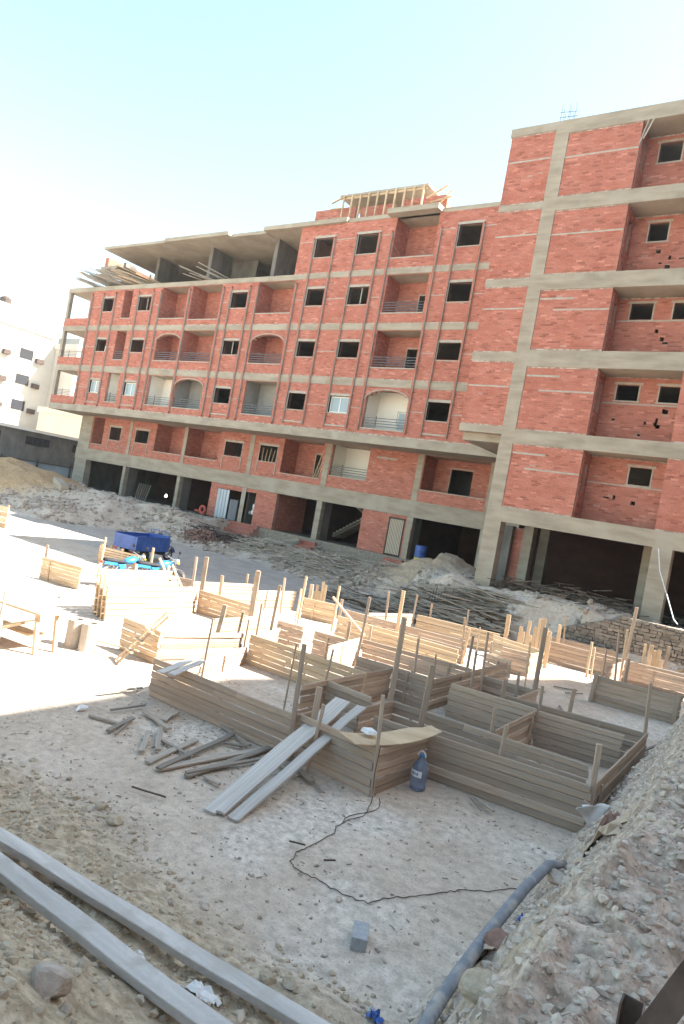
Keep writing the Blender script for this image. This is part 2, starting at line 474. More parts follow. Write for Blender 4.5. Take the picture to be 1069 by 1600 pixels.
def ground_mat():
    mt = bpy.data.materials.new('dusty_ground'); mt.use_nodes = True
    nt = mt.node_tree; b = nt.nodes['Principled BSDF']
    b.inputs['Roughness'].default_value = 1.0; b.inputs['Specular IOR Level'].default_value = 0.1
    tc = nt.nodes.new('ShaderNodeTexCoord')

    def noise(sc, det=6, ro=0.65):
        n = nt.nodes.new('ShaderNodeTexNoise'); n.inputs['Scale'].default_value = sc; n.inputs['Detail'].default_value = det
        n.inputs['Roughness'].default_value = ro
        nt.links.new(tc.outputs['Object'], n.inputs['Vector']); return n.outputs[0]

    def ramp(src, p0, c0, p1, c1):
        r = nt.nodes.new('ShaderNodeValToRGB'); e = r.color_ramp.elements
        e[0].position = p0; e[0].color = (*c0, 1); e[1].position = p1; e[1].color = (*c1, 1)
        nt.links.new(src, r.inputs[0]); return r.outputs[0]

    def mix(f, a_, b_, blend='MIX'):
        mx = nt.nodes.new('ShaderNodeMixRGB'); mx.blend_type = blend
        if isinstance(f, float): mx.inputs[0].default_value = f
        else: nt.links.new(f, mx.inputs[0])
        nt.links.new(a_, mx.inputs[1]); nt.links.new(b_, mx.inputs[2]); return mx.outputs[0]

    def attr(n):
        at = nt.nodes.new('ShaderNodeAttribute'); at.attribute_name = n; return at.outputs['Fac']
    n1, n2, n3 = noise(1.3), noise(9, 8), noise(45, 6, 0.75)
    base = ramp(n1, 0.32, (0.46, 0.375, 0.30), 0.68, (0.60, 0.505, 0.42))
    fine = ramp(n2, 0.35, (0.80, 0.80, 0.80), 0.62, (1.08, 1.07, 1.06))
    spk = ramp(n3, 0.30, (0.62, 0.60, 0.57), 0.50, (1.0, 1.0, 1.0))
    pale = ramp(n2, 0.40, (0.53, 0.465, 0.40), 0.60, (0.66, 0.60, 0.535))
    tanc = ramp(n2, 0.35, (0.35, 0.275, 0.19), 0.65, (0.51, 0.425, 0.32))
    bankc = ramp(n2, 0.35, (0.34, 0.26, 0.205), 0.65, (0.57, 0.47, 0.39))
    sandc = ramp(n2, 0.35, (0.38, 0.25, 0.135), 0.65, (0.50, 0.35, 0.21))
    strc = ramp(n1, 0.35, (0.38, 0.335, 0.30), 0.65, (0.48, 0.43, 0.39))
    c = mix(attr('white'), base, pale)
    c = mix(attr('bank'), c, bankc)
    c = mix(attr('tan'), c, tanc)
    c = mix(attr('street'), c, strc)
    c = mix(attr('sand'), c, sandc)
    c = mix(1.0, c, fine, 'MULTIPLY')
    c = mix(0.85, c, spk, 'MULTIPLY')
    nt.links.new(c, b.inputs['Base Color'])
    bp = nt.nodes.new('ShaderNodeBump'); bp.inputs['Strength'].default_value = 0.55; bp.inputs['Distance'].default_value = 0.03
    bp2 = nt.nodes.new('ShaderNodeBump'); bp2.inputs['Strength'].default_value = 0.5; bp2.inputs['Distance'].default_value = 0.008
    nt.links.new(n2, bp.inputs['Height']); nt.links.new(n3, bp2.inputs['Height'])
    nt.links.new(bp.outputs[0], bp2.inputs['Normal']); nt.links.new(bp2.outputs[0], b.inputs['Normal'])
    return mt


M_ground = ground_mat()
ground = link('ground', np_mesh('ground', verts, quads, M_ground, {'tan': tan, 'sand': sand, 'street': street, 'white': white, 'bank': sstep(-1.9, -1.5, vx) * (vy < 18) * (vx < 3)}, smooth=True))
struct(ground)


def gz(x, y): return float(ground_h(np.array([x]), np.array([y]))[0])


# ---------------------------------------------------------------- scattered stones (nobody could count these)
ICO_V = []; ph = (1 + 5 ** .5) / 2
for s1 in (-1, 1):
    for s2 in (-1, 1):
        ICO_V += [(0, s1, s2 * ph), (s1, s2 * ph, 0), (s2 * ph, 0, s1)]
ICO_V = np.array(ICO_V, float); ICO_V /= np.linalg.norm(ICO_V[0])
ICO_F = []
for i in range(12):
    for j in range(i + 1, 12):
        for k in range(j + 1, 12):
            if all(abs(np.linalg.norm(ICO_V[p] - ICO_V[q]) - 1.0515) < 0.01 for p, q in ((i, j), (j, k), (i, k))):
                nrm = np.cross(ICO_V[j] - ICO_V[i], ICO_V[k] - ICO_V[i])
                ICO_F.append((i, j, k) if nrm @ ICO_V[i] > 0 else (i, k, j))
ICO_F = np.array(ICO_F)


def stones(name, X, Y, S, mat, sink=0.25, flat=(0.5, 0.95), seed=1):
    r = np.random.default_rng(seed); n = len(X)
    Z = ground_h(X, Y)
    V = np.repeat(ICO_V[None], n, 0) * (1 + r.uniform(-0.42, 0.30, (n, 12, 1)))
    V = V * np.stack([r.uniform(0.7, 1.3, n), r.uniform(0.7, 1.3, n), r.uniform(*flat, n)], 1)[:, None, :]
    an = r.uniform(0, 2 * PI, n); c, s_ = np.cos(an)[:, None], np.sin(an)[:, None]
    V = np.stack([V[..., 0] * c - V[..., 1] * s_, V[..., 0] * s_ + V[..., 1] * c, V[..., 2]], -1) * S[:, None, None]
    V += np.stack([X, Y, Z + S * (0.35 - sink)], 1)[:, None, :]
    F = (ICO_F[None] + (np.arange(n) * 12)[:, None, None]).reshape(-1, 3)
    me = np_mesh(name, V.reshape(-1, 3), F, mat, None, {'rnd': np.repeat(r.uniform(0.05, 0.9, n), 20)})
    o = link(name, me); o['kind'] = 'stuff'; return o


def pick(n, x0, x1, y0, y1, dens, seed):
    r = np.random.default_rng(seed)
    X = r.uniform(x0, x1, n * 4); Y = r.uniform(y0, y1, n * 4)
    keep = r.uniform(0, 1, n * 4) < dens(X, Y)
    return X[keep][:n], Y[keep][:n]


X, Y = pick(15000, -10, -1.4, 0.9, 5.2, lambda x, y: sstep(-1.5, -2.3, x) * sstep(-0.25, 0.5, 4.55 + 0.5 * fbm(x, y, 0.9, 4, 61) - y) * (0.25 + 0.75 * sstep(-.3, .3, fbm(x, y, 1.5, 3, 71))), 1)
S = 0.005 + 0.036 * np.random.default_rng(2).uniform(0, 1, len(X)) ** 4
stones('gravel', X, Y, S, M_clod, seed=3)['label'] = 'loose tan gravel and clods on the berm beside the two long beams'
X, Y = pick(24000, -1.95, 0.7, 1.4, 14, lambda x, y: sstep(-1.9, -1.6, x) * np.clip(9 / (y + 1), 0.25, 1) / 1.6, 4)
S = 0.004 + 0.042 * np.random.default_rng(5).uniform(0, 1, len(X)) ** 8
stones('bank_rubble', X, Y, S, M_stone, seed=6)['label'] = 'broken stones and plaster lumps over the right bank'
X, Y = pick(3600, -9, -1.6, 4.0, 9.5, lambda x, y: 0.2 + 0.8 * sstep(0.0, .5, fbm(x, y, 1.1, 3, 72)), 7)
S = 0.004 + 0.022 * np.random.default_rng(8).uniform(0, 1, len(X)) ** 5
stones('pebbles', X, Y, S, M_stone, seed=9)['label'] = 'scattered pebbles on the dusty pit floor'
X, Y = pick(9000, -47, 2, 20.5, 31.3, lambda x, y: (np.sqrt(((x + 45.5) / 7.6) ** 2 + ((y - 25) / 5.2) ** 2) > .85) * (np.sqrt(((x + 13.6) / 2.6) ** 2 + ((y - 27.6) / 2.4) ** 2) > .9) * sstep(-0.2, 0.8, y - np.interp(x, STX, STY)) * (0.15 + 0.85 * sstep(-.1, .3, fbm(x, y, 0.7, 3, 73))), 10)
S = 0.03 + 0.16 * np.random.default_rng(12).uniform(0, 1, len(X)) ** 4
stones('rubble', X, Y, S, M_stone, seed=13)['label'] = 'grey rubble on the slope before the building'

# named stones
for (x, y, s, lab, mt) in [
    (-2.48, 1.98, 0.095, 'large grey stone with a split face under the lower long beam', M_stone),
    (-2.78, 1.98, 0.035, 'round yellowish pebble on the soil left of the large split stone', M_clod),
    (-5.50, 4.66, 0.065, 'brownish clod at the edge of the berm, rounder of a pair', M_clod),
    (-5.20, 4.60, 0.085, 'long tan clod just past the rounder clod on the pit floor', M_clod),
    (-8.02, 6.15, 0.075, 'flat white stone alone near the sunlit edge of the floor', M_sack),
    (-6.33, 4.70, 0.040, 'small dark pebble, first of two side by side on the dust', M_stone),
    (-6.22, 4.77, 0.036, 'small dark pebble, second of two side by side on the dust', M_stone),
    (-3.62, 4.33, 0.042, 'dark lump on dust between berm and concrete block', M_stone),
    (-2.60, 3.92, 0.062, 'moss coloured clod above the end of the upper long beam', M_clod),
    (-2.45, 3.98, 0.060, 'round clod beside the moss coloured clod near the beam end', M_clod),
    (-1.27, 4.55, 0.09, 'reddish broken stone leaning below the grey pipe', M_rust),
    (-1.30, 6.05, 0.09, 'grey angular stone beside the upper end of the pipe', M_stone),
    (-.95, 3.35, 0.11, 'big pale rounded boulder on the bank beside the pipe foot', M_clod),
    (-2.95, 5.36, 0.035, 'single brown stone just below the wire', M_stone),
]:
    rr = np.random.default_rng(int(abs(x * 1000 + y * 77)))
    v = np.concatenate([ICO_V] + []) ; F = ICO_F
    # one subdivision for a less even outline
    vv = list(map(tuple, ICO_V)); mid = {}; ff = []
    def mp_(i, j):
        k = (min(i, j), max(i, j))
        if k not in mid:
            q = (np.array(vv[i]) + np.array(vv[j])); q /= np.linalg.norm(q); vv.append(tuple(q)); mid[k] = len(vv) - 1
        return mid[k]
    for i, j, k in ICO_F:
        p1, p2, p3 = mp_(i, j), mp_(j, k), mp_(k, i); ff += [(i, p1, p3), (j, p2, p1), (k, p3, p2), (p1, p2, p3)]
    f2 = ff; ff = []; mid = {}
    for i, j, k in f2:
        p1, p2, p3 = mp_(i, j), mp_(j, k), mp_(k, i); ff += [(i, p1, p3), (j, p2, p1), (k, p3, p2), (p1, p2, p3)]
    V = np.array(vv)
    V = V * (1 + .16 * fbm(V[:, 0] * 1.3 + x * 5, V[:, 1] * 1.3 + V[:, 2] * 1.7, 1.6, 4, 5)[:, None] + .05 * fbm(V[:, 0] * 3 + 9, V[:, 1] * 3 + V[:, 2] * 4, 2.5, 3, 6)[:, None])
    for _ in range(6):
        nrm = rr.normal(size=3); nrm /= np.linalg.norm(nrm); dd = V @ nrm; lim = 0.60 + .18 * rr.random()
        V = V - np.clip(dd - lim, 0, None)[:, None] * nrm
    V = V * np.array([1.25, 0.9, 0.75]) * s
    an = rr.uniform(0, 6.28); ca, sa = math.cos(an), math.sin(an)
    V = np.stack([V[:, 0] * ca - V[:, 1] * sa, V[:, 0] * sa + V[:, 1] * ca, V[:, 2]], 1)
    me = np_mesh('stone', V, np.array(ff), mt, None, {'rnd': np.full(len(ff), 0.5)})
    o = link('stone', me); o.location = (x, y, gz(x, y) + s * 0.35)
    tag(o, lab, 'stone')


# ---------------------------------------------------------------- brick walls
def cut(iv, a, b):
    out = []
    for p, q in iv:
        if b <= p or a >= q: out.append((p, q)); continue
        if a > p: out.append((p, a))
        if b < q: out.append((b, q))
    return out


def hole_span(h, z):
    """h = (u0,u1,z0,z1[,rise]); span of the hole at height z or None"""
    u0, u1, z0, z1 = h[:4]
    if z <= z0 or z >= z1: return None
    if len(h) > 4:
        zs = z1 - h[4]
        if z > zs:
            k = math.sqrt(max(0, 1 - ((z - zs) / h[4]) ** 2)); c = (u0 + u1) / 2; w = (u1 - u0) / 2 * k
            return (c - w, c + w)
    return (u0, u1)


class Bricks:
    BL, BH, PU, PZ = 0.225, 0.06, 0.236, 0.0715

    def __init__(s): s.q = []

    def add(s, axis, plane, u0, u1, z0, z1, holes=(), sign=-1, miss=0.004):
        """axis 'Y': wall at y=plane, facing sign*Y, u = x.  axis 'X': wall at x=plane facing sign*X, u = y"""
        nrow = max(1, int(round((z1 - z0) / s.PZ))); pz = (z1 - z0) / nrow
        for r in range(nrow):
            a, b = z0 + r * pz, z0 + r * pz + pz - 0.010
            zc = (a + b) / 2
            iv = [(u0, u1)]
            for h in holes:
                sp = hole_span(h, zc)
                if sp: iv = cut(iv, *sp)
            off = (0.5 * s.PU if r % 2 else 0) + R_.uniform(-0.03, 0.03)
            k0 = math.floor((u0 - off) / s.PU) - 1; k1 = math.ceil((u1 - off) / s.PU) + 1
            for p, q in iv:
                for k in range(max(k0, math.floor((p - off) / s.PU) - 1), min(k1, math.ceil((q - off) / s.PU) + 1)):
                    e0 = max(p, off + k * s.PU); e1 = min(q, off + k * s.PU + s.BL)
                    if e1 - e0 < 0.03 or R_.random() < miss: continue
                    s.q.append((axis == 'X', plane, sign, e0, e1, a, b, 0.012 + R_.uniform(-0.005, 0.006)))

    def arrays(s, q):
        A = np.array([[float(t) for t in r] for r in q])
        isx = A[:, 0] > 0.5; pl, sg, e0, e1, a, b, d = A[:, 1:].T
        fr = pl + sg * d; bk = pl + sg * 0.0 - sg * 0.005
        U = np.stack([e0, e1, e1, e0, e0, e1, e1, e0], 1)
        Z = np.stack([a, a, b, b, a, a, b, b], 1)
        D = np.stack([fr] * 4 + [bk] * 4, 1)
        V = np.where(isx[:, None, None], np.stack([D, U, Z], -1), np.stack([U, D, Z], -1))
        F = np.array([(0, 1, 2, 3), (0, 4, 5, 1), (3, 2, 6, 7), (1, 5, 6, 2), (0, 3, 7, 4)])
        F = (F[None] + (np.arange(len(A)) * 8)[:, None, None]).reshape(-1, 4)
        r = np.random.default_rng(5).uniform(0, 1, len(A)) ** 1.1
        return V.reshape(-1, 3), F, np.repeat(r, 5)

    def build(s, parent, pred=None):
        single = [q for q in s.q if pred and pred(q)][:300]
        ids = set(map(id, single))
        rest = [q for q in s.q if id(q) not in ids]
        V, F, r = s.arrays(rest)
        o = part('brickwork', np_mesh('brickwork', V, F, M_brick, None, {'rnd': r}), None, parent); o['kind'] = 'stuff'
        for q in single:
            V, F, r = s.arrays([q])
            r = np.full(5, R_.random())
            part('brick', np_mesh('brick', V, F, M_brick, None, {'rnd': r}), None, parent)


def backing(mb, axis, plane, u0, u1, z0, z1, holes, sign=-1, th=0.2):
    us = {u0, u1}
    for h in holes:
        us |= {max(u0, min(u1, h[0])), max(u0, min(u1, h[1]))}
        if len(h) > 4:
            us |= {h[0] + (h[1] - h[0]) * k / 10 for k in range(1, 10)}
    us = sorted(us)
    for p, q in zip(us, us[1:]):
        if q - p < 1e-4: continue
        c = (p + q) / 2; iv = [(z0, z1)]
        for h in holes:
            if h[0] < c < h[1]:
                zt = h[3]
                if len(h) > 4:
                    t = (c - (h[0] + h[1]) / 2) / ((h[1] - h[0]) / 2)
                    zt = h[3] - h[4] + h[4] * math.sqrt(max(0, 1 - t * t))
                iv = cut(iv, h[2], zt)
        for a, b in iv:
            if axis == 'Y':
                y0, y1 = (plane, plane + th) if sign < 0 else (plane - th, plane)
                mb.bb(p, q, y0, y1, a, b)
            else:
                x0, x1 = (plane - th, plane) if sign > 0 else (plane, plane + th)
                mb.bb(x0, x1, p, q, a, b)


def brick_wall(B, parent, axis, plane, u0, u1, z0, z1, holes=(), sign=-1, th=0.2, miss=0.004):
    mb = MB(); backing(mb, axis, plane, u0, u1, z0, z1, holes, sign, th)
    part('wall', mb, M_mortar, parent)
    B.add(axis, plane, u0, u1, z0, z1, holes, sign, miss)
    if axis == 'Y' and z1 - z0 > 1.5 and plane < 30:
        for (a, b) in ((z0, z0 + .035 + R_.uniform(0, .03)), (z1 - .03 - R_.uniform(0, .03), z1)):
            if all(not (h[2] < b and h[3] > a) for h in holes):
                part('mortar_bed', MB().bb(u0 + .01, u1 - .01, plane - .019, plane - .001, a + .001, b - .001), M_bed, parent)


def window_trim(parent, x0, x1, z0, z1, y, mat=M_cement, lintel=0.13):
    mb = MB()
    mb.bb(x0 - 0.12, x1 + 0.12, y - 0.03, y + 0.08, z1, z1 + lintel)
    mb.bb(x0 - 0.05, x0, y - 0.022, y + 0.14, z0, z1); mb.bb(x1, x1 + 0.05, y - 0.022, y + 0.14, z0, z1)
    mb.bb(x0 - 0.08, x1 + 0.08, y - 0.035, y + 0.1, z0 - 0.05, z0)
    part('window_frame', mb, mat, parent)


def sliding_window(parent, x0, x1, z0, z1, y, mat=M_white):
    mb = MB(); w = 0.06
    for a, b in ((x0, x0 + w), (x1 - w, x1), ((x0 + x1) / 2 - w / 2, (x0 + x1) / 2 + w / 2)): mb.bb(a, b, y, y + 0.06, z0, z1)
    mb.bb(x0 + w, x1 - w, y + .005, y + 0.055, z0, z0 + w); mb.bb(x0 + w, x1 - w, y + .005, y + 0.055, z1 - w, z1)
    f = part('window', mb, mat, parent)
    for a, b in ((x0 + w, (x0 + x1) / 2 - w / 2), ((x0 + x1) / 2 + w / 2, x1 - w)):
        o = MB().bb(a, b, y + 0.02, y + 0.03, z0 + w, z1 - w).mesh('window_pane', M_pane)
        part('window_pane', o, None, f, local=True)


def railing(parent, x0, x1, z0, y, n=4, step=0.14, start=0.12):
    mb = MB()
    for k in range(n):
        z = z0 + start + k * step
        mb.bb(x0, x1, y, y + 0.035, z, z + 0.035)
    mb.bb(x0 + (x1 - x0) * .3, x0 + (x1 - x0) * .3 + .03, y + .04, y + 0.07, z0, z0 + start + n * step)
    part('railing', mb, M_rail, parent)


def balcony(B, parent, x0, x1, z0, z1, y, depth=1.3, finish='brick', door=None, slab=True, floor_z=None):
    """inner faces of a recessed balcony; door=(x0,x1,z0,z1) hole in its back wall"""
    fz = floor_z if floor_z is not None else z0
    yb = y + depth
    holes = [door] if door else []
    ws, we = x0 - 0.001, x1 + 0.001
    mt = {'brick': M_mortar, 'white': M_white}.get(finish, M_grey)
    mb = MB(); backing(mb, 'Y', yb, x0, x1, fz, z1 + .25, holes, -1, 0.15); part('balcony_wall', mb, mt, parent)
    mb = MB(); backing(mb, 'X', x0, y + 0.21, yb, fz, z1 + .25, [], 1, 0.12); part('balcony_wall', mb, mt, parent)
    mb = MB(); backing(mb, 'X', x1, y + 0.21, yb, fz, z1 + .25, [], -1, 0.12); part('balcony_wall', mb, mt, parent)
    if finish == 'brick':
        B.add('Y', yb, x0, x1, fz, z1 + .25, holes, -1)
        B.add('X', x0, y + 0.02, yb, fz, z1 + .2, [], 1)
    if door and finish != 'white':
        t = MB(); t.bb(door[0] - .06, door[1] + .06, yb - .02, yb + .05, door[3], door[3] + .07)
        t.bb(door[0] - .05, door[0], yb - .02, yb + .1, door[2], door[3]); part('door_frame', t, M_cement, parent)


# ================================================================ LEFT WING
LW = thing('apartment_building', 'long unfinished red brick block with recessed and arched balconies and an open top storey', 'building', (-30, 31.5, 1.45), group='unfinished brick blocks of flats')
B1 = Bricks()
YF, YG = 29.4, 31.5
XL, XR = -45.4, -11.75
cols = {'A': (-43.9, -42.7), 'C': (-39.95, -38.6), 'F': (-31.05, -29.7), 'w1': (-25.13, -23.9), 'w2': (-22.23, -20.93), 'w3': (-16.2, -15.0)}
winz = {2: (8.45, 9.37), 3: (11.45, 12.33), 4: (14.35, 15.32), 5: (17.12, 18.22)}
bands = {2: (7.0, 7.45), 3: (9.97, 10.36), 4: (12.97, 13.3), 5: (15.9, 16.2), 6: (18.95, 19.2)}
balc = {
    2: [(-41.9, -40.65, 7.9, 9.95, 0, 'white', None), (-37.5, -34.95, 7.95, 9.93, 0, 'white', 'w'), (-34.8, -32.2, 7.95, 9.8, .45, 'grey', None),
        (-28.6, -26.15, 7.95, 9.93, 0, 'grey', 's'), (-19.9, -17.35, 7.8, 9.8, .5, 'white', 'w')],
    3: [(-41.8, -40.7, 10.92, 12.95, 0, 'brick', None), (-37.4, -34.98, 10.96, 12.7, .5, 'brick', 'd'), (-34.85, -31.95, 10.97, 12.95, 0, 'brick', 's'),
        (-28.75, -26.2, 11.0, 12.7, .5, 'brick', 's'), (-19.95, -17.3, 11.0, 12.94, 0, 'brick', 'd')],
    4: [(-41.7, -40.75, 13.87, 15.85, 0, 'brick', None), (-37.65, -34.98, 13.8, 15.88, 0, 'brick', 'd'), (-34.72, -32.0, 13.7, 15.88, 0, 'brick', None),
        (-28.95, -26.1, 14.0, 15.88, 0, 'brick', 's'), (-19.9, -17.45, 13.88, 15.88, 0, 'brick', 's')],
    5: [(-19.95, -17.45, 16.8, 18.93, 0, 'brick', None)],
}
for fl in (2, 3, 4, 5):
    z0 = bands[fl][1]; z1 = bands[fl + 1][0]
    x0 = XL if fl < 5 else -26.35
    holes = []
    for c, (a, b) in cols.items():
        if a < x0: continue
        wz = winz[fl]
        holes.append((a + .0, b, wz[0], wz[1]))
    for bl in balc[fl]:
        holes.append((bl[0], bl[1], bl[2], bl[3]) + ((bl[4],) if bl[4] else ()))
    brick_wall(B1, LW, 'Y', YF, x0, XR, z0, z1, holes)
    for h in holes[:len([c for c in cols.values() if c[0] >= x0])]:
        window_trim(LW, *h[:4], YF)
    for bl in balc[fl]:
        bw = bl[1] - bl[0]
        door = None
        if bl[6] == 'd': door = (bl[0] + bw * .47, bl[0] + bw * .95, bl[2] - .3, bl[2] + 1.35)
        if bl[6] == 's': door = (bl[0] + bw * .80, bl[0] + bw * .97, bl[2] - .3, bl[2] + 1.3)
        if bl[6] == 'w': door = (bl[0] + bw * .50, bl[0] + bw * .98, bl[2] - .3, bl[2] + 1.2)
        if fl == 4 and bl[0] == -19.9: door = (-18.55, -17.75, 13.6, 15.2)
        balcony(B1, LW, bl[0], bl[1], bl[2], bl[3], YF, finish=bl[5], door=door, floor_z=bands[fl][1])
        # cement sill in front of the opening
        part('sill', MB().bb(bl[0] - .05, bl[1] + .05, YF - .04, YF + .21, bl[2] - .06, bl[2]), M_cement, LW)
        if bl[6] == 'w': sliding_window(LW, door[0] + .02, door[1] - .02, bands[fl][1] + .1, door[3] - .02, YF + 1.32)
        if fl in (2, 3) or (fl == 4 and bl[0] == -19.9): railing(LW, bl[0], bl[1], bl[2], YF + .05)
        if bl[4]:
            arc = MB(); c = (bl[0] + bl[1]) / 2; w = bw / 2
            for k in range(12):
                t0, t1 = PI * k / 12, PI * (k + 1) / 12
                p = (c - math.cos(t0) * (w + .05), YF - .02, bl[3] - bl[4] + math.sin(t0) * (bl[4] + .05))
                q = (c - math.cos(t1) * (w + .05), YF - .02, bl[3] - bl[4] + math.sin(t1) * (bl[4] + .05))
                arc.bar(p, q, .05, .09, upv=(0, 1, 0))
            part('arch', arc, M_cement, LW)
    # thin levelling course
    tz = {2: 8.8, 3: 11.78, 4: 14.72, 5: 18.05}[fl]
    iv = [(x0, XR)]
    for h in holes:
        if h[2] < tz < h[3]: iv = cut(iv, h[0] - .13, h[1] + .13)
    for a, b in iv: part('levelling_course', MB().bb(a, b, YF - .02, YF, tz - .022, tz + .022), M_cement, LW)
# sliding windows already fitted on the second floor
sliding_window(LW, -43.88, -42.72, 8.47, 9.35, YF + .1)
sliding_window(LW, -39.93, -38.62, 8.46, 9.35, YF + .1)
sliding_window(LW, -22.21, -20.95, 8.47, 9.35, YF + .1)
for x, z0, z1 in ((-39.2, 14.37, 15.3), (-30.4, 11.47, 12.3), (-21.5, 14.37, 15.3)):
    part('mullion', MB().bb(x, x + .05, YF + .1, YF + .15, z0, z1), M_cement, LW)
# balcony doors' bright leaf
part('door_leaf', MB().bb(-17.75, -17.42, YF + 1.18, YF + 1.24, 7.5, 9.15), M_cyan, LW)
# wooden cross pieces left in the F4 balconies
# slabs
for k, (a, b) in bands.items():
    if k == 2: part('floor_slab', MB().bb(-48.5, XR, YF - .05, 58, a, b), M_conc, LW)
    elif k == 6: pass
    else:
        part('floor_slab', MB().bb(XL, XR, YF - .035, 58, a, b), M_conc, LW)
        part('balcony_slab', MB().bb(-48.5, XL, YF - .036, 34.5, a - .02, b + .02), M_conc, LW)
# roof slab: cantilevered, with steps in its front edge
for (x0, x1, y0, za, zb) in ((-44.9, -38.1, YF - .1, 18.95, 19.13), (-38.1, -32.1, YF - .25, 18.93, 19.17), (-32.1, -29.2, YF + .1, 18.92, 19.12), (-29.2, -23.1, YF - .2, 18.95, 19.2), (-23.1, -20.3, YF - .04, 18.95, 19.16), (-20.3, -17.3, YF - .55, 18.93, 19.2), (-17.3, XR, YF - .04, 18.93, 19.15)):
    part('roof_slab', MB().bb(x0, x1, y0, 58, za, zb), M_conc, LW)
part('roof_slab', MB().bb(-46.9, -44.9, 30.6, 36, 18.1, 18.3), M_conc, LW)
part('parapet', MB().bb(-46.6, -46.2, 30.7, 36, 18.3, 19.0), M_brickp, LW)
# open top storey: blade columns, set-back wall
for x, y, w, d in ((-45.6, 31.6, .3, 1.0), (-41.3, 31.3, .3, 1.8), (-35.1, 30.6, .3, 1.8), (-29.2, 30.4, .3, 2.2), (-35.5, 34.5, .3, .8), (-30.2, 34.0, .5, .5), (-44, 35, .3, 1.0)):
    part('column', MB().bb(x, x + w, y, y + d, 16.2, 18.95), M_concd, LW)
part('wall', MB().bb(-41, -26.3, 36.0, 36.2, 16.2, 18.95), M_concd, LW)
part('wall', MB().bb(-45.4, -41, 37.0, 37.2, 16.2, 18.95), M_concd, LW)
brick_wall(B1, LW, 'X', -26.4, YF + .2, 36, 16.2, 18.95, sign=-1)
part('wall', MB().bb(-35.3, -33.0, 33.0, 33.12, 16.2, 18.95), M_concd, LW)
# end balconies, open on two sides
for fl in (2, 3, 4):
    z0 = bands[fl][1]; z1 = bands[fl + 1][0]
    brick_wall(B1, LW, 'Y', YF, -48.5, XL - .0, z0 + .02, z0 + .62)
    part('wall', MB().bb(-48.5, -48.35, YF + .21, 34.5, z0 + .02, z0 + .62), M_mortar, LW)
    part('column', MB().bb(-48.48, -48.2, YF - .01, YF + .25, z0 + .62, z1 - .02), M_conc, LW)
    part('column', MB().bb(-48.48, -48.2, 32.6, 32.9, z0 + .62, z1 - .02), M_conc, LW)
    if fl < 4: railing(LW, -48.2, -45.4, z0 + .62, YF + .05, n=4, step=.11, start=.08)
    brick_wall(B1, LW, 'X', XL, YF + .2, 58, z0, z1, holes=[(31.0, 32.0, z0 + .5, z0 + 2.0)], sign=-1)
part('wall', MB().bb(-45.5, -45.3, 34, 37, 16.2, 18.95), M_concd, LW)
part('beam', MB().bb(-48.5, -48.2, YF - .02, 34.5, 15.9, 16.22), M_concd, LW)
# pilaster strips
mbp = {}
zs_ = lambda top: [(7.6, 9.96), (10.37, 12.96), (13.31, 15.89)] + ([(16.21, 18.6)] if top else [])
for (x, top, w) in [(-44.0, 0, .07), (-42.6, 0, .07), (-40.05, 0, .07), (-38.5, 0, .07), (-45.36, 0, .1), (-37.72, 0, .08), (-34.92, 0, .1), (-31.85, 0, .08), (-31.15, 0, .07), (-29.6, 0, .07),
                    (-28.95, 0, .08), (-26.02, 0, .08), (-25.25, 1, .07), (-23.8, 1, .07), (-22.33, 1, .07), (-20.83, 1, .07), (-20.08, 1, .08), (-17.22, 1, .08), (-16.3, 1, .07), (-14.9, 1, .07)]:
    mb = MB()
    mb.bb(x - w / 2, x + w / 2, YF - .14, YF - .036, 7.62 if x > -26 else 7.5, 18.2 if top else 15.7)
    p_ = part('pilaster', mb, M_brickp, LW)
    part('pilaster_edge', MB().bb(x + w / 2, x + w / 2 + .02, YF - .13, YF - .037, 7.62, 18.1 if top else 15.6).mesh('pilaster_edge', M_cement), None, p_, local=False)
# small cement blocks under window columns
for c, (a, b) in cols.items():
    part('sill_course', MB().bb(a - .1, b + .1, YF - .06, YF - .002, 7.72, 7.8), M_cement, LW)
# ---- first floor and shops, set back under the slab
G1 = [(-45.65, -44.3, 4.95, 6.95, 0, 'brick', 'd'), (-38.35, -35.5, 5.05, 6.98, 0, 'brick', 'd'), (-35.1, -32.0, 5.05, 6.98, 0, 'brick', 's'), (-26.6, -23.6, 4.9, 6.98, 0, 'brick', 'd'),
      (-22.95, -20.4, 5.2, 6.98, 0, 'white', None), (-16.95, -13.3, 5.15, 6.98, 0, 'brick', 'D')]
W1 = [(-43.48, -42.22, 5.4, 6.35), (-40.5, -39.11, 5.46, 6.38), (-31.47, -29.98, 5.47, 6.37), (-28.46, -27.06, 5.45, 6.42)]
holes = W1 + [g[:4] for g in G1]
brick_wall(B1, LW, 'Y', YG, -45.75, -11.6, 4.5, 7.0, holes)
for h in W1:
    window_trim(LW, *h, YG)
    part('panel_trim', MB().bb(h[0] - .1, h[0] - .04, YG - .05, YG, 4.7, h[2] - .05), M_cement, LW)
    part('panel_trim', MB().bb(h[1] + .04, h[1] + .1, YG - .05, YG, 4.7, h[2] - .05), M_cement, LW)
for g in G1:
    bw = g[1] - g[0]; door = None
    if g[6] == 'd': door = (g[0] + bw * .5, g[0] + bw * .95, 4.6, 6.4)
    if g[6] == 's': door = (g[0] + bw * .8, g[0] + bw * .97, 4.6, 6.4)
    if g[6] == 'D': door = (g[0] + .95, g[0] + 2.2, 4.6, 6.55)
    balcony(B1, LW, g[0], g[1], g[2], g[3] - .2, YG, depth=1.4, finish=g[5], door=door, floor_z=4.5)
    part('sill', MB().bb(g[0], g[1], YG - .03, YG + .21, g[2] - .05, g[2]), M_cement, LW)
railing(LW, -22.95, -20.4, 5.2, YG + .05)
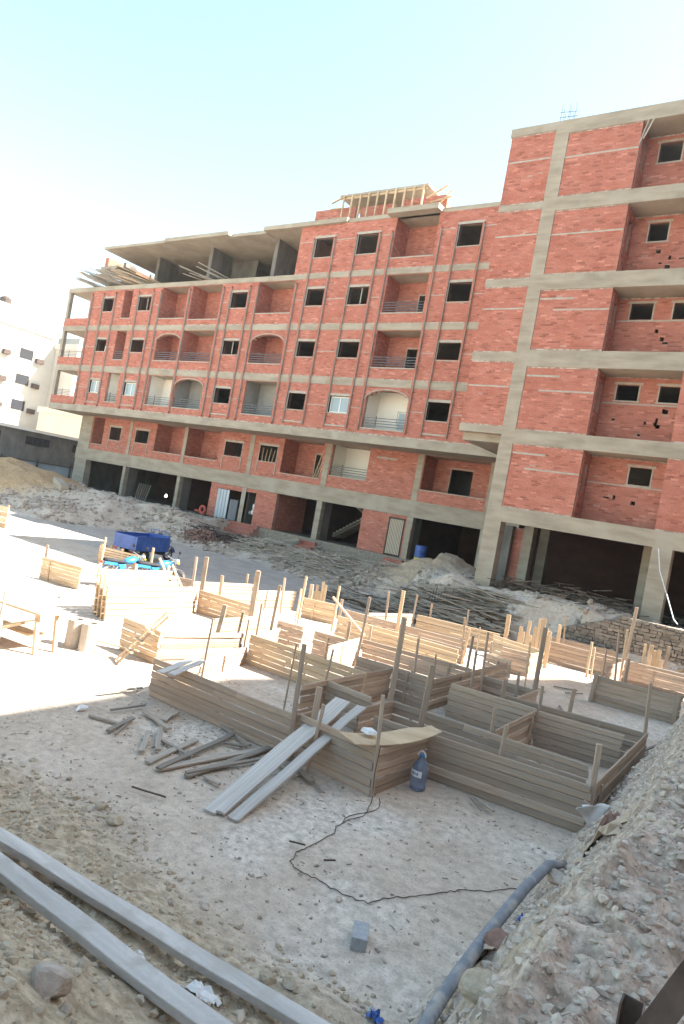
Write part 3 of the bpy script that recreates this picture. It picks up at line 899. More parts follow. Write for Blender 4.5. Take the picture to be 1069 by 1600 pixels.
part('lintel', MB().bb(-19.9, -18.6, YG - .04, YG - .003, 6.5, 6.6), M_cement, LW)
# ground beam and columns
part('beam', MB().bb(-47.25, -11.3, YG - .06, YG + .35, 3.63, 4.5), M_conc, LW)
part('floor_slab', MB().bb(-47.2, -11.3, YG + .36, 58, 4.3, 4.49), M_concd, LW)
part('corner_pier', MB().bb(-47.2, -45.78, YG - .03, YG + .5, 1.0, 3.62).bb(-47.2, -45.78, YG - .03, YG + .5, 4.51, 6.99), M_conc, LW)
for x0, x1 in ((-41.25, -40.95), (-35.4, -35.1), (-29.32, -28.98), (-23.4, -23.02), (-17.35, -17.0), (-13.2, -12.75)):
    part('column', MB().bb(x0, x1, YG - .035, YG + .3, 1.0, 3.62), M_conc, LW)
    part('column', MB().bb(x0, x1, YG - .035, YG + .02, 4.51, 6.99), M_conc, LW)
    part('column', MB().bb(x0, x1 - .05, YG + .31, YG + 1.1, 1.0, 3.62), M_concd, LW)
for x0, x1, d in ((-35.75, -35.55, .6), (-36.4, -36.15, 1.5), (-25.0, -24.4, 2.2)):
    part('column', MB().bb(x0, x1, YG + d, YG + d + .3, 1.3, 3.62), M_concd, LW)
shop = [(-32.15, -31.36), (-28.1, -26.5), (-20.2, -18.45)]
brick_wall(B1, LW, 'Y', YG, -32.1, -28.1, 1.45, 3.62, [(-31.36, -29.32, 1.3, 3.35), (-28.98, -28.12, 1.3, 3.42)])
brick_wall(B1, LW, 'Y', YG, -28.1, -26.45, 1.42, 3.62)
brick_wall(B1, LW, 'Y', YG, -20.2, -17.36, 1.42, 3.62, [(-18.4, -17.5, 1.42, 3.45)])
brick_wall(B1, LW, 'X', -26.46, YG + .21, YG + 3.0, 1.42, 3.62, sign=1)
brick_wall(B1, LW, 'X', -32.1, YG + .21, YG + 3.0, 1.42, 3.62, sign=-1)
# shop door with cream corrugated leaf
mb = MB()
for k in range(9):
    x = -18.36 + k * .095
    mb.bb(x, x + .045, YG - .02, YG + .03, 1.5, 3.38)
part('door', MB().bb(-18.38, -17.52, YG + .03, YG + .06, 1.45, 3.4), M_steel, LW)
part('door_leaf', mb, M_cream, LW)
part('door_frame', MB().bb(-18.45, -18.38, YG - .04, YG + .08, 1.42, 3.46).bb(-17.52, -17.45, YG - .04, YG + .08, 1.42, 3.46).bb(-18.45, -17.45, YG - .04, YG + .08, 3.4, 3.47), M_steel, LW)
# floor, inner walls, stair
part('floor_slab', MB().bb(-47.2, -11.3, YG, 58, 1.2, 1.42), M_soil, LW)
part('plinth', MB().bb(-29.3, -12.8, YG - .12, YG - .04, 0.3, 1.40), M_stone2, LW)
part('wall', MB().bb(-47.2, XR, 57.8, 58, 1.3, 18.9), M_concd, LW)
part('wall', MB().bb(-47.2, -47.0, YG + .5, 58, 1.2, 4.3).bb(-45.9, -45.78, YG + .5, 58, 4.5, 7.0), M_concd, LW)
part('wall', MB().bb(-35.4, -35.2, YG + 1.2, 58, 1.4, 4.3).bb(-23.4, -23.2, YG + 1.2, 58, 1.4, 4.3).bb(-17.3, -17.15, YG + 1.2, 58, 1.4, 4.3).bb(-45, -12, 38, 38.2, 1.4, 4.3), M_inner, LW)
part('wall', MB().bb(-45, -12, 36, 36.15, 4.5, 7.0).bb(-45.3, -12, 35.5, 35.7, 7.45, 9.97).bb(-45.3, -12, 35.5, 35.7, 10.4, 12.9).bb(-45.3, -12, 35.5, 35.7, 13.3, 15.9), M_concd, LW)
st = MB()
for k in range(9):
    x = -22.9 + k * .21; z = 1.95 + k * .14
    st.bb(x, x + .24, 32.9, 34.1, z - .2, z)
st.bar((-22.9, 33.5, 1.72), (-21.0, 33.5, 2.98), 1.2, .15)
st.bar((-21.0, 34.6, 3.0), (-22.9, 34.6, 4.0), 1.2, .15)
part('staircase', st, M_conc, LW)
# lean-on planks in the balcony by the white room
for k, (x, t) in enumerate(((-23.75, .5), (-23.6, .6), (-23.9, .35))):
    o = MB().bar((x - .05, YG - .02, 4.93), (x + t, YG + .1, 6.9), .1, .04).build('plank', M_woodf)
    tag(o, ['pale plank leaning in the balcony beside the white room, middle of three', 'pale plank leaning in the balcony beside the white room, nearest the column', 'pale plank leaning in the balcony beside the white room, farthest from the column'][k], 'plank', 'planks leaning in a first floor balcony')
for k in range(4):
    x = -28.3 + k * .27
    o = MB().bar((x, YG + .15, 5.46), (x - .1 + .05 * k, YG + .25, 6.3 - .1 * (k % 2)), .05, .04).build('plank', M_woodf)
    tag(o, ['first', 'second', 'third', 'last'][k] + ' narrow board from the left standing inside the window left of the deep balcony', 'plank', 'boards standing in a window')
# roof-top room under construction
PH = LW
for (x0, x1, z1) in ((-27.8, -24.8, 21.28), (-24.4, -22.1, 21.18), (-21.6, -18.7, 21.3)):
    brick_wall(B1, PH, 'Y', 32.0, x0, x1, 19.2, z1)
mb = MB()
mb.bb(-25.8, -19.8, 31.6, 36, 21.72, 21.86)
part('deck_slab', mb, M_conc, LW)
part('formwork_edge', MB().bb(-25.7, -19.9, 31.65, 31.7, 21.58, 21.71), M_woodf, LW)
part('formwork_back', MB().bb(-25.4, -20.2, 33.4, 33.6, 19.2, 21.6), M_woodf, LW)
for k in range(10):
    x = -25.5 + k * .6
    part('prop', MB().bb(x, x + .09, 31.52, 31.6, 19.25, 21.75), M_woodf, LW)
for k, (x, z, dx, dz) in enumerate(((-26.2, 21.3, .9, .5), (-26.3, 21.0, .8, .1), (-19.8, 21.0, 1.1, .7), (-19.6, 20.8, 1.2, .3), (-19.4, 20.3, .9, 1.2), (-19.2, 19.5, .3, 1.9))):
    part('formwork_board', MB().bar((x, 31.4 + .1 * k, z), (x + dx, 31.6 + .1 * k, z + dz), .12, .05), M_woodf, LW)
X, Y_ = rng.uniform(-30.6, -28.4, 60), rng.uniform(31.5, 32.5, 60)
mb = MB()
for x, y in zip(X, Y_):
    z = 19.2 + R_.random() * 1.5 * max(0.2, 1 - abs(x + 29.9)); mb.bar((x, y, z), (x + R_.uniform(-.2, .2), y + .1, z + R_.uniform(-.1, .1)), .12, .08)
o = part('loose_bricks', mb, M_red, LW); o['kind'] = 'stuff'
mb = MB()
for k in range(60):
    x = R_.uniform(-13.6, -12.6); mb.bar((x, 29.6, 19.15), (x + R_.uniform(-.3, .4), 29.8, 19.3 + R_.uniform(0, .45)), .04, .04)
part('roof_debris', mb, M_stick, LW)['kind'] = 'stuff'
B1.build(LW)

# bundles of timber poles sticking over the edge of the top floor
for i, (cx, z, n, lab, mt, sp) in enumerate(((-44.3, 16.5, 58, 'thick bundle of grey poles jutting over the far end of the top floor', M_stick, 2.4), (-41.2, 16.4, 13, 'smaller bundle of boards jutting over the top floor beside the second blade column', M_woodf, 1.0), (-34.0, 16.4, 9, 'few thin poles sticking up at the top floor edge in the middle bay', M_stick, 1.2))):
    mb = MB()
    for k in range(n):
        x = cx + R_.uniform(-sp, sp) * .9; zz = z + R_.uniform(-.15, .5)
        L = R_.uniform(1.6, 2.8)
        mb.bar((x + 1.4, YF + 1.8, zz - .35 + R_.uniform(0, .2)), (x - R_.uniform(.3, 1.2), YF - R_.uniform(.2, 1.0), zz + R_.uniform(.1, .5)), .07, .05)
    tag(mb.build('pole_bundle', mt), lab, 'poles')

# ================================================================ RIGHT TOWER
RT = thing('apartment_building', 'brick tower block standing forward of the long wing, its full height column at the corner', 'building', (-7, 24.5, 1.45), group='unfinished brick blocks of flats')
B2 = Bricks()
YT = 24.5
tb = [(4.03, 4.6), (7.03, 7.56), (9.98, 10.6), (12.9, 13.48), (15.93, 16.44), (18.9, 19.42)]
XE = -1.35
part('beam', MB().bb(-10.15, XE, YT - .05, YT + .4, *tb[0]), M_conc, RT)
for k in range(1, 6):
    x0 = -10.12 if k == 1 else (-11.9 if k > 1 else -10.1)
    part('beam', MB().bb(-10.12, XE, YT - .05, YT + .35, *tb[k]), M_conc, RT)
    if k > 1: part('beam', MB().bb(-11.92, -10.12, YT - .03, YT + .35, tb[k][0] + .18, tb[k][1] - .1), M_conc, RT)
    part('floor_slab', MB().bb(-11.88, XE, YT + .36, 42, tb[k][0] + .012, tb[k][1] - .05), M_conc, RT)
part('balcony_slab', MB().bb(-11.92, -10.12, YT - .03, YT + 4.9, 7.34, 7.62), M_conc, RT)
part('floor_slab', MB().bb(-10.1, XE, YT + .41, 42, 4.2, 4.55), M_concd, RT)
part('roof_slab', MB().bb(-11.95, -10.12, YT - .05, 42, 19.1, 19.42), M_conc, RT)
lev = [(4.6, 7.03), (7.56, 9.98), (10.6, 12.9), (13.48, 15.93), (16.44, 18.9)]
for k, (z0, z1) in enumerate(lev):
    # full height column piece
    part('column', MB().bb(-10.13 if k else -10.15, -9.6, YT - .04, YT + .5, z0, z1), M_conc, RT)
    if k > 0:
        zz0 = 7.62 if k == 1 else tb[k][1] - .1; zz1 = tb[k + 1][0] + .18
        zz1 = 19.1 if k == 4 else zz1
        brick_wall(B2, RT, 'Y', YT + .0, -11.9, -10.14, zz0, zz1, miss=.008)
        part('wall', MB().bb(-11.9, -11.75, YT + .2, 42, zz0, zz1), M_mortar, RT)
        part('levelling_course', MB().bb(-11.85, -10.16, YT - .02, YT, z0 + 1.58, z0 + 1.64), M_cement, RT)
    # panel right of the column
    brick_wall(B2, RT, 'Y', YT, -9.6, -6.97, z0, z1, miss=.006)
    part('levelling_course', MB().bb(-9.0 if k in (0, 1, 2) else -9.6, -6.98, YT - .02, YT, z0 + 1.5, z0 + 1.56), M_cement, RT)
    if k in (0, 1, 2): part('lintel', MB().bb(-9.55, -8.3, YT - .025, YT - .001, z1 - .38, z1 - .31), M_cement, RT)
    # recess with side wall facing +X
    brick_wall(B2, RT, 'X', -6.97, YT + .2, YT + 1.1, z0, z1, [(YT + .45, YT + .85, z0 + 1.0, z1 - .35)], sign=1)
    wins = {0: [(-5.55, -4.82)], 1: [(-6.49, -5.74), (-5.04, -4.34)], 2: [(-6.51, -5.76), (-5.07, -4.4)], 3: [(-6.38, -5.73)], 4: [(-6.51, -5.76)]}[k]
    wz = {0: (6.12, 6.76), 1: (9.12, 9.71), 2: (12.08, 12.69), 3: (14.97, 15.67), 4: (17.89, 18.63)}[k]
    hl = [(a * 25.6 / 25.5 if 0 else a, b, *wz) for a, b in wins]
    for q in range({0: 3, 1: 8, 2: 3, 3: 6, 4: 2}[k]):
        hx = R_.uniform(-6.6, -4.4); hz = z0 + R_.uniform(.3, 1.2)
        hl.append((hx, hx + R_.uniform(.08, .2), hz, hz + R_.choice((.08, .16))))
    xr = -4.2 if k < 2 else -3.9
    brick_wall(B2, RT, 'Y', YT + 1.1, -6.97, xr, z0, z1, hl, miss=.006)
    for a, b in wins: window_trim(RT, a, b, *wz, YT + 1.1, lintel=.08)
    if k in (0, 1, 2): part('levelling_course', MB().bb(-6.96, xr, YT + 1.08, YT + 1.1, z0 + 1.42, z0 + 1.47), M_cement, RT)
    brick_wall(B2, RT, 'Y', YT, xr, XE, z0, z1)
    brick_wall(B2, RT, 'X', XE + .02, YT + .4, 42, z0, z1, [(28, 29.2, z0 + 1, z0 + 1.9), (34, 35.2, z0 + 1, z0 + 1.9)], sign=1)
    part('wall', MB().bb(xr - .0, xr + .2, YT + .2, YT + 1.1, z0, z1), M_mortar, RT)
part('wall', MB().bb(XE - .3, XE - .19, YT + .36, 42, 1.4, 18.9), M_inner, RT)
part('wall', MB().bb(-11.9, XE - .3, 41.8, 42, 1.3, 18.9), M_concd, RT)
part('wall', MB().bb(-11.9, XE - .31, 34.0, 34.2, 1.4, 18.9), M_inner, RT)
part('wall', MB().bb(XE - .19, XE, YT + .5, 42, 1.2, 4.0), M_mortar, RT)
# ground storey
for x0, x1, y in ((-10.15, -9.5, YT - .06), (-4.17, -3.55, YT - .06), (-1.95, -1.35, YT - .06)):
    part('column', MB().bb(x0, x1, y, y + .5, 0.6, 4.03), M_conc, RT)
part('column', MB().bb(-10.6, -10.2, YT + 3.2, YT + 3.6, 1.0, 4.0).bb(-10.25, -9.8, YT + 4.8, YT + 5.3, 1.0, 4.2), M_concd, RT)
part('column', MB().bb(-10.45, -10.0, 29.6, 30.0, 1.0, 4.0), M_conc, RT)
part('column', MB().bb(-4.8, -4.2, 26.5, 27.1, 1.0, 4.2), M_conc, RT)
brick_wall(B2, RT, 'Y', 28.0, -10.95, -9.7, 1.42, 3.95, [(-10.9, -10.75, 2.7, 3.7)])
part('column', MB().bb(-9.6, -9.2, 27.4, 27.9, 1.2, 4.2), M_conc, RT)
part('column', MB().bb(-9.4, -9.0, 28.9, 29.3, 1.2, 4.2), M_conc, RT)
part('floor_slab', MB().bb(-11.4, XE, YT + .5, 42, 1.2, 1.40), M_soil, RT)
# rebar starter bars on the roof
for k in range(7):
    x = -10.1 + k * .09
    part('rebar', MB().bar((x, YT + .1 + .05 * (k % 2), 19.42), (x + R_.uniform(-.03, .05), YT + .1, 20.15 - .2 * (k % 3)), .014, .014), M_steel, RT)
part('rebar', MB().bar((-10.15, YT + .1, 19.85), (-9.45, YT + .12, 19.8), .014, .014).bar((-10.15, YT + .1, 19.65), (-9.45, YT + .12, 19.62), .014, .014), M_steel, RT)
part('board', MB().bar((-6.95, YT - .08, 18.0), (-6.75, YT - .1, 18.85), .12, .03).bar((-6.85, YT - .09, 18.2), (-6.6, YT - .1, 18.86), .03, .05), M_cement, RT)
B2.build(RT, pred=lambda q: (not q[0]) and q[1] == YT and -9.6 <= q[3] <= -6.9 and q[5] < 7.0)
tag(MB().tube([(-3.95, YT - .2, 4.0), (-3.75, 24.0, 3.3), (-3.3, 23.2, 2.6), (-2.9, 22.5, 1.95), (-2.75, 22.3, 1.85)], .018, 6).build('cable', M_sack), 'pale cable hanging from the beam down past the far right column', 'cable')

# ================================================================ neighbour block at the right, out of the frame, whose shadow lies over the near part of the pit
NB = thing('apartment_building', 'tall plain brick block across the lane to the right of the pit', 'building', (20, 2, 1.7))
f = [(10.1, -16), (10.3, 21.6), (13.9, 31.0), (40, 31.0), (40, -16)]
part('wall', MB().loft([[(x, y, 0.5) for x, y in f], [(x, y, 24.4) for x, y in f]]), M_mortar, NB)
part('roof_slab', MB().loft([[(x, y, 24.4) for x, y in f], [(x, y, 25.0) for x, y in f]]), M_conc, NB)
for k in range(7):
    part('beam', MB().bb(9.98, 10.08, -16, 21.4, 3.5 + 2.9 * k, 3.9 + 2.9 * k), M_conc, NB)
    for j in range(7):
        y = -14 + j * 4.6
        w = part('window', MB().bb(10.02, 10.12, y, y + 1.3, 4.9 + 2.9 * k - 2.9, 6.1 + 2.9 * k - 2.9), M_cement, NB)
        part('window_pane', MB().bb(9.99, 10.02, y + .1, y + 1.2, 5.0 + 2.9 * k - 2.9, 6.0 + 2.9 * k - 2.9).mesh('window_pane', M_pane), None, w, local=False)

# ================================================================ stone retaining wall at the right
RW = thing('retaining_wall', 'rough grey stone retaining wall below the tower', 'wall', (-3, 22.6, 0.6))
wtop = lambda x: 1.72 if x > -4.3 else 1.72 - (-4.3 - x) * .42
part('core', MB().loft([[(-6.2, 22.7, .2), (3.2, 22.7, .2), (3.2, 22.7, 1.68), (-4.3, 22.7, 1.68), (-6.2, 22.7, .9)], [(-6.2, 23.1, .2), (3.2, 23.1, .2), (3.2, 23.1, 1.68), (-4.3, 23.1, 1.68), (-6.2, 23.1, .9)]]), M_concd, RW)
sm = []
for r in range(11):
    x = -6.1 + R_.uniform(-.1, .1)
    while x < -1.2:
        w = R_.uniform(.12, .26); z = .52 + r * .108 + R_.uniform(-.008, .008)
        if z + .1 < wtop(x) + .04: sm.append((x, w, z))
        x += w + .015
for n, (x, w, z) in enumerate(sm[:298]):
    d = R_.uniform(0, .05); j = [R_.uniform(-.014, .014) for _ in range(8)]
    mb = MB(); y0 = 22.64 - d
    mb.loft([[(x + .0 + j[0], y0, z + j[1]), (x + w + j[2], y0, z + j[3]), (x + w + j[4], y0, z + .095 + j[5]), (x + j[6], y0, z + .095 + j[7])], [(x - .005, 22.7, z - .004), (x + w + .01, 22.7, z - .004), (x + w + .01, 22.7, z + .1), (x - .005, 22.7, z + .1)]])
    part('stone', mb, M_stone2, RW)

# ================================================================ long low wall, metal fence and pale houses at the left
LWL = thing('boundary_wall', 'long dark grey wall with barred openings and a bright coping behind the sand heap', 'wall', (-54, 36, 1))
part('wall', MB().bb(-54.3, -54, 16, 60, .6, 5.12), M_concd, LWL)
part('coping', MB().bb(-54.5, -53.75, 16, 60, 5.12, 5.36), M_white, LWL)
part('band', MB().bb(-54, -53.9, 16, 60, .8, 3.5), M_concd, LWL)
for y in (27.8, 32.1, 36.5, 40.7):
    w = part('window', MB().bb(-53.99, -53.93, y - .9, y + 1.2, 4.05, 4.7), M_black, LWL)
    for k in range(5): part('bar', MB().bb(-53.93, -53.9, y - .8 + k * .45, y - .76 + k * .45, 4.06, 4.69).mesh('bar', M_steel), None, w, local=False)
FN = thing('metal_fence', 'pale corrugated metal fence with dark posts in front of the long grey wall', 'fence', (-51.5, 34, 1))
for y in np.arange(22, 50, 3.0):
    mb = MB(); 
    for k in range(20):
        mb.bb(-51.5 - .02 * (k % 2), -51.47 - .02 * (k % 2), y + k * .148, y + (k + 1) * .148, 1.0, 2.7)
    part('sheet', mb, M_corr, FN)
    part('post', MB().bb(-51.44, -51.34, y - .05, y + .05, .9, 2.95), M_steel, FN)
part('rail', MB().bb(-51.46, -51.4, 22, 49.9, 2.68, 2.76), M_steel, FN)


def far_house(lab, x, y, w, d, h, mat, wins, roofbits=()):
    H = thing('apartment_building', lab, 'building', (x, y, 1), group='pale houses beyond the long wall')
    part('wall', MB().bb(x, x + w, y, y + d, .5, h), mat, H)
    part('parapet', MB().bb(x - .2, x + w + .2, y - .2, y, h, h + .7).bb(x + w, x + w + .2, y, y + d, h, h + .7), mat, H)
    for f_, u, z, ww, hh in wins:
        if f_ == 'x':
            o = part('window', MB().bb(x + w, x + w + .06, u, u + ww, z, z + hh), M_cement, H)
            part('window_pane', MB().bb(x + w + .06, x + w + .09, u + .12, u + ww - .12, z + .12, z + hh - .12).mesh('window_pane', M_black), None, o, local=False)
            part('air_conditioner', MB().bb(x + w + .02, x + w + .5, u + ww + .3, u + ww + 1.2, z, z + .6), M_steel, H)
        else:
            o = part('window', MB().bb(u, u + ww, y - .06, y, z, z + hh), M_cement, H)
            part('window_pane', MB().bb(u + .12, u + ww - .12, y - .09, y - .06, z + .12, z + hh - .12).mesh('window_pane', M_black), None, o, local=False)
    for b in roofbits:
        part('roof_room', MB().bb(*b), M_grey, H)
    return H


wy = [('x', 36 + k * 4.4, z, 1.5, 1.4) for k in range(6) for z in (7.0, 10.0, 13.0, 16)]
far_house('pale sunlit block of flats with a roof room and air conditioners at the far left', -98, 30, 13, 21, 18.6, M_far, [('x', 33 + k * 4.4, z, 2.0, 1.5) for k in range(4) for z in (8.3, 11.6, 14.9)], [(-94, -85.6, 41, 47.2, 18.6, 21.2)])
tag(MB().lathe([(0, 0), (.7, 0), (.7, 1.2), (.3, 1.5), (0, 1.5)], c=(-89, 45.5, 21.2), n=12).build('water_tank', M_steel), 'dark water tank on the roof room of the pale block at the far left', 'tank')
far_house('pale block of flats seen through the end balconies of the long wing', -90, 51, 10, 16, 17.4, M_far, [('x', 53 + k * 4.6, z, 1.5, 1.4) for k in range(3) for z in (7.0, 10.4, 13.4)], [(-88, -83, 53, 59, 17.4, 19.5)])
far_house('low cream house just over the long wall beside the corner pier', -82, 48.5, 12, 15, 8.6, M_cream, [('x', 50 + k * 4.2, 6.6, 1.5, 1.3) for k in range(4)])

# ================================================================ formwork of planks in the pit
PL = []
for k in range(6):
    mb = MB(); rr = random.Random(k)
    secs = []
    n = 6
    for i in range(n + 1):
        t = i / n - .5
        oy = rr.uniform(-.12, .12); oz = rr.uniform(-.025, .025)
        e = rr.uniform(-.006, .006) if i in (0, n) else 0
        c_ = .085 + rr.uniform(-.02, .03); g_ = .42
        secs.append([(t + e, -.5 + g_ + oy, -.5 + oz), (t, .5 - g_ + oy, -.5 + oz), (t, .5 + oy, -.5 + c_ + oz), (t, .5 + oy, .5 - c_ + oz), (t + e, .5 - g_ + oy, .5 + oz), (t + e, -.5 + g_ + oy, .5 + oz), (t, -.5 + oy, .5 - c_ + oz), (t, -.5 + oy, -.5 + c_ + oz)])
    mb.loft(secs)
    PL.append(mb)
PLM = {}


def plank_mesh(k, mat):
    key = (k, mat.name)
    if key not in PLM: PLM[key] = PL[k].mesh('plank', mat)
    return PLM[key]


def plank(parent, p, q, w, th, mat=M_wood, upv=(0, 0, 1), name='plank', world_parent=True):
    """board from p to q; w = height along upv, th = thickness"""
    p = Vector(p); q = Vector(q); d = (q - p); L = d.length; d.normalize()
    u = Vector(upv); u = (u - d * u.dot(d)).normalized(); a = u.cross(d)
    o = bpy.data.objects.new(name, plank_mesh(R_.randrange(6), mat)); col.objects.link(o)
    M = Matrix(((d.x * L, a.x * th, u.x * w, (p.x + q.x) / 2), (d.y * L, a.y * th, u.y * w, (p.y + q.y) / 2), (d.z * L, a.z * th, u.z * w, (p.z + q.z) / 2), (0, 0, 0, 1)))
    if parent:
        o.parent = parent
        P = Matrix.Translation(parent.location) @ parent.rotation_euler.to_matrix().to_4x4()
        M = P.inverted() @ M
    o.matrix_basis = M
    return o


WALLS = []


def fwall(p0, p1, label, h=0.62, n=6, mat=M_wood, z=0.0, lean=0.0, name='formwork_wall', top=None):
    (x0, y0), (x1, y1) = p0, p1
    T = thing(name, label, 'formwork', (x0, y0, z), 0, 'plank formwork walls in the pit'); T['kind'] = 'thing'
    L = math.hypot(x1 - x0, y1 - y0); dx, dy = (x1 - x0) / L, (y1 - y0) / L
    nx_, ny_ = dy, -dx
    ph_ = h / n
    for r in range(n):
        zc = z + ph_ * (r + .5)
        segs = [(0, L)]
        if L > 2.6 and R_.random() < .8:
            c = R_.uniform(.3, .7) * L; segs = [(0, c - .004), (c + .004, L)]
        for a_, b_ in segs:
            ja, jb = R_.uniform(-.015, .02), R_.uniform(-.015, .02)
            off = R_.uniform(.001, .012) * (1 if r % 2 else -1)
            t1 = R_.uniform(-.006, .006)
            o1 = off + lean * (r + .5) / n
            plank(T, (x0 + dx * (a_ - ja) + nx_ * o1, y0 + dy * (a_ - ja) + ny_ * o1, zc - t1), (x0 + dx * (b_ + jb) + nx_ * o1, y0 + dy * (b_ + jb) + ny_ * o1, zc + t1), ph_ - R_.uniform(.002, .006), .028, mat)
    # cleats nailed across the boards
    k = .35
    while k < L - .2:
        s_ = -1 if R_.random() < .7 else 1
        xx, yy = x0 + dx * k + nx_ * s_ * .03, y0 + dy * k + ny_ * s_ * .03
        plank(T, (xx, yy, z + .01), (xx + R_.uniform(-.02, .02), yy, z + h * R_.uniform(.8, .98)), .05, .022, mat, upv=(dx, dy, 0), name='cleat')
        k += R_.uniform(.8, 1.4)
    WALLS.append((T, x0, y0, x1, y1, mat, z))
    return T


g = M_wood; fsh = M_woodf
W = [
 ((-8.15, 7.45), (-5.31, 7.50), 'long front plank wall at the left, closest to the scattered boards'),
 ((-8.95, 10.62), (-6.14, 10.66), 'orange lit back wall of the large left box'),
 ((-6.17, 8.78), (-6.16, 10.6), 'cross wall closing the large left box on its right'),
 ((-6.14, 9.47), (-5.24, 9.43), 'short wall just behind the top ends of the three leaning planks'),
 ((-5.28, 7.52), (-5.27, 8.6), 'short side wall under the leaning planks'),
 ((-4.98, 8.62), (-4.96, 9.6), 'short cross wall behind the plywood sheet'),
 ((-5.25, 7.56), (-3.99, 7.52), 'low front wall with the corner the wire starts from'),
 ((-3.97, 7.54), (-3.88, 8.74), 'side wall beside the blue water bottle'),
 ((-4.72, 8.63), (-3.95, 8.72), 'small back wall under the plywood sheet'),
 ((-4.98, 9.63), (-1.97, 9.92), 'long middle wall running behind the right front wall'),
 ((-6.18, 11.7), (-5.36, 11.7), 'short wall at the tall grey post in the middle'),
 ((-6.17, 10.70), (-6.18, 11.66), 'cross wall joining the orange back wall to the middle post'),
 ((-5.34, 11.74), (-5.30, 15.6), 'long cross wall running back through the middle of the pit'),
 ((-3.86, 8.74), (-1.73, 9.03), 'long dark front wall right of the water bottle'),
 ((-5.0, 11.85), (-3.43, 12.0), 'grey front wall of the middle box'),
 ((-5.01, 11.9), (-5.0, 13.4), 'left cross wall of the middle box'),
 ((-3.38, 9.95), (-3.40, 11.95), 'cross wall with one tan board between two boxes'),
 ((-3.36, 11.97), (-2.0, 12.2), 'dark inner wall of the right box'),
 ((-1.73, 9.1), (-1.74, 12.85), 'right end wall beside the rubble bank'),
 ((-4.06, 12.34), (-1.78, 12.82), 'wall just behind the dark inner wall of the right box'),
 ((-3.93, 12.4), (-3.89, 13.5), 'short cross wall beside the patch of pale floor'),
 ((-5.03, 13.45), (-3.9, 13.55), 'back wall of the middle box'),
 ((-5.96, 15.95), (-5.26, 15.78), 'short wall meeting the far end of the long cross wall'),
 ((-7.9, 13.35), (-5.35, 13.64), 'grey wall second row behind the middle box'),
 ((-6.95, 11.58), (-6.2, 11.7), 'short wall left of the tall grey post'),
 ((-9.9, 15.15), (-6.39, 15.25), 'third row wall running across the centre'),
 ((-10.5, 16.4), (-6.85, 16.8), 'orange wall behind the third row wall'),
 ((-10.03, 16.9), (-9.65, 18.9), 'bright sunlit cross wall at the far centre'),
 ((-9.6, 19.15), (-7.04, 19.6), 'long orange back wall at the far centre'),
 ((-7.0, 19.0), (-5.4, 18.6), 'orange wall in front of the jagged upright boards'),
 ((-6.1, 17.4), (-5.42, 17.55), 'short dark wall beside the white cross wall'),
 ((-5.39, 17.55), (-5.35, 18.5), 'short bright cross wall beside the big leaning post'),
 ((-8.85, 12.7), (-8.05, 12.85), 'small wall with an open end left of the centre'),
 ((-7.72, 11.66), (-8.0, 13.3), 'sunlit cross wall left of the tall grey post'),
 ((-8.9, 10.72), (-9.26, 11.9), 'bright cross wall behind the large left box'),
 ((-9.88, 12.6), (-9.18, 12.7), 'small brown end wall in the white area'),
 ((-13.1, 15.5), (-12.9, 17.1), 'bright cross wall at the back left near the street'),
 ((-12.1, 16.5), (-11.1, 16.85), 'brown wall under the jagged boards at the back'),
 ((-15.0, 13.9), (-14.42, 14.15), 'tan wall just in front of the motorcycle front wheel'),
 ((-14.25, 13.95), (-13.9, 16.15), 'bright cross wall right of the motorcycles'),
 ((-13.15, 13.2), (-11.2, 13.3), 'tan wall with the broken top right of the motorcycles'),
 ((-10.27, 10.9), (-10.24, 12.7), 'bright cross wall in the middle of the white area'),
 ((-13.22, 12.1), (-13.2, 13.15), 'bright cross wall at the end of the broken top wall'),
 ((-17.48, 11.2), (-15.95, 11.42), 'separate tan panel wall at the far left in full sun'),
 ((-10.6, 8.74), (-9.5, 8.72), 'tan wall behind the small ladder'),
 ((-9.48, 8.76), (-9.05, 10.5), 'bright cross wall beside the small ladder'),
 ((-5.85, 20.73), (-2.0, 21.2), 'long orange wall at the far right below the stone wall'),
 ((-3.79, 18.98), (-3.73, 20.85), 'bright cross wall at the far right'),
 ((-6.3, 21.9), (-4.3, 22.35), 'low brown wall behind the long orange wall'),
 ((-2.0, 21.22), (0.2, 21.5), 'end stretch of the orange wall by the right edge'),
]
for k, (p, q, lab) in enumerate(W):
    far_ = p[1] > 14 or p[0] < -8.6
    fwall(p, q, lab, h=.62 + R_.uniform(-.015, .02), mat=(fsh if far_ and R_.random() < .55 else g))
# left side of the large box: lower boards with stepped ends
fwall((-8.15, 7.5), (-8.93, 10.55), 'low left side wall of the large left box', h=.37, n=3)
# panel lying tilted at the right
TP = fwall((-3.65, 17.02), (-1.76, 17.25), 'grey prefabricated panel propped upright on the pale floor', h=.66, n=6, lean=.1)
plank(TP, (-3.62, 16.93, .0), (-3.56, 16.83, .72), .1, .03, upv=(1, 0, 0), name='batten')
plank(TP, (-1.86, 17.15, .0), (-1.80, 17.03, .72), .1, .03, upv=(1, 0, 0), name='batten')
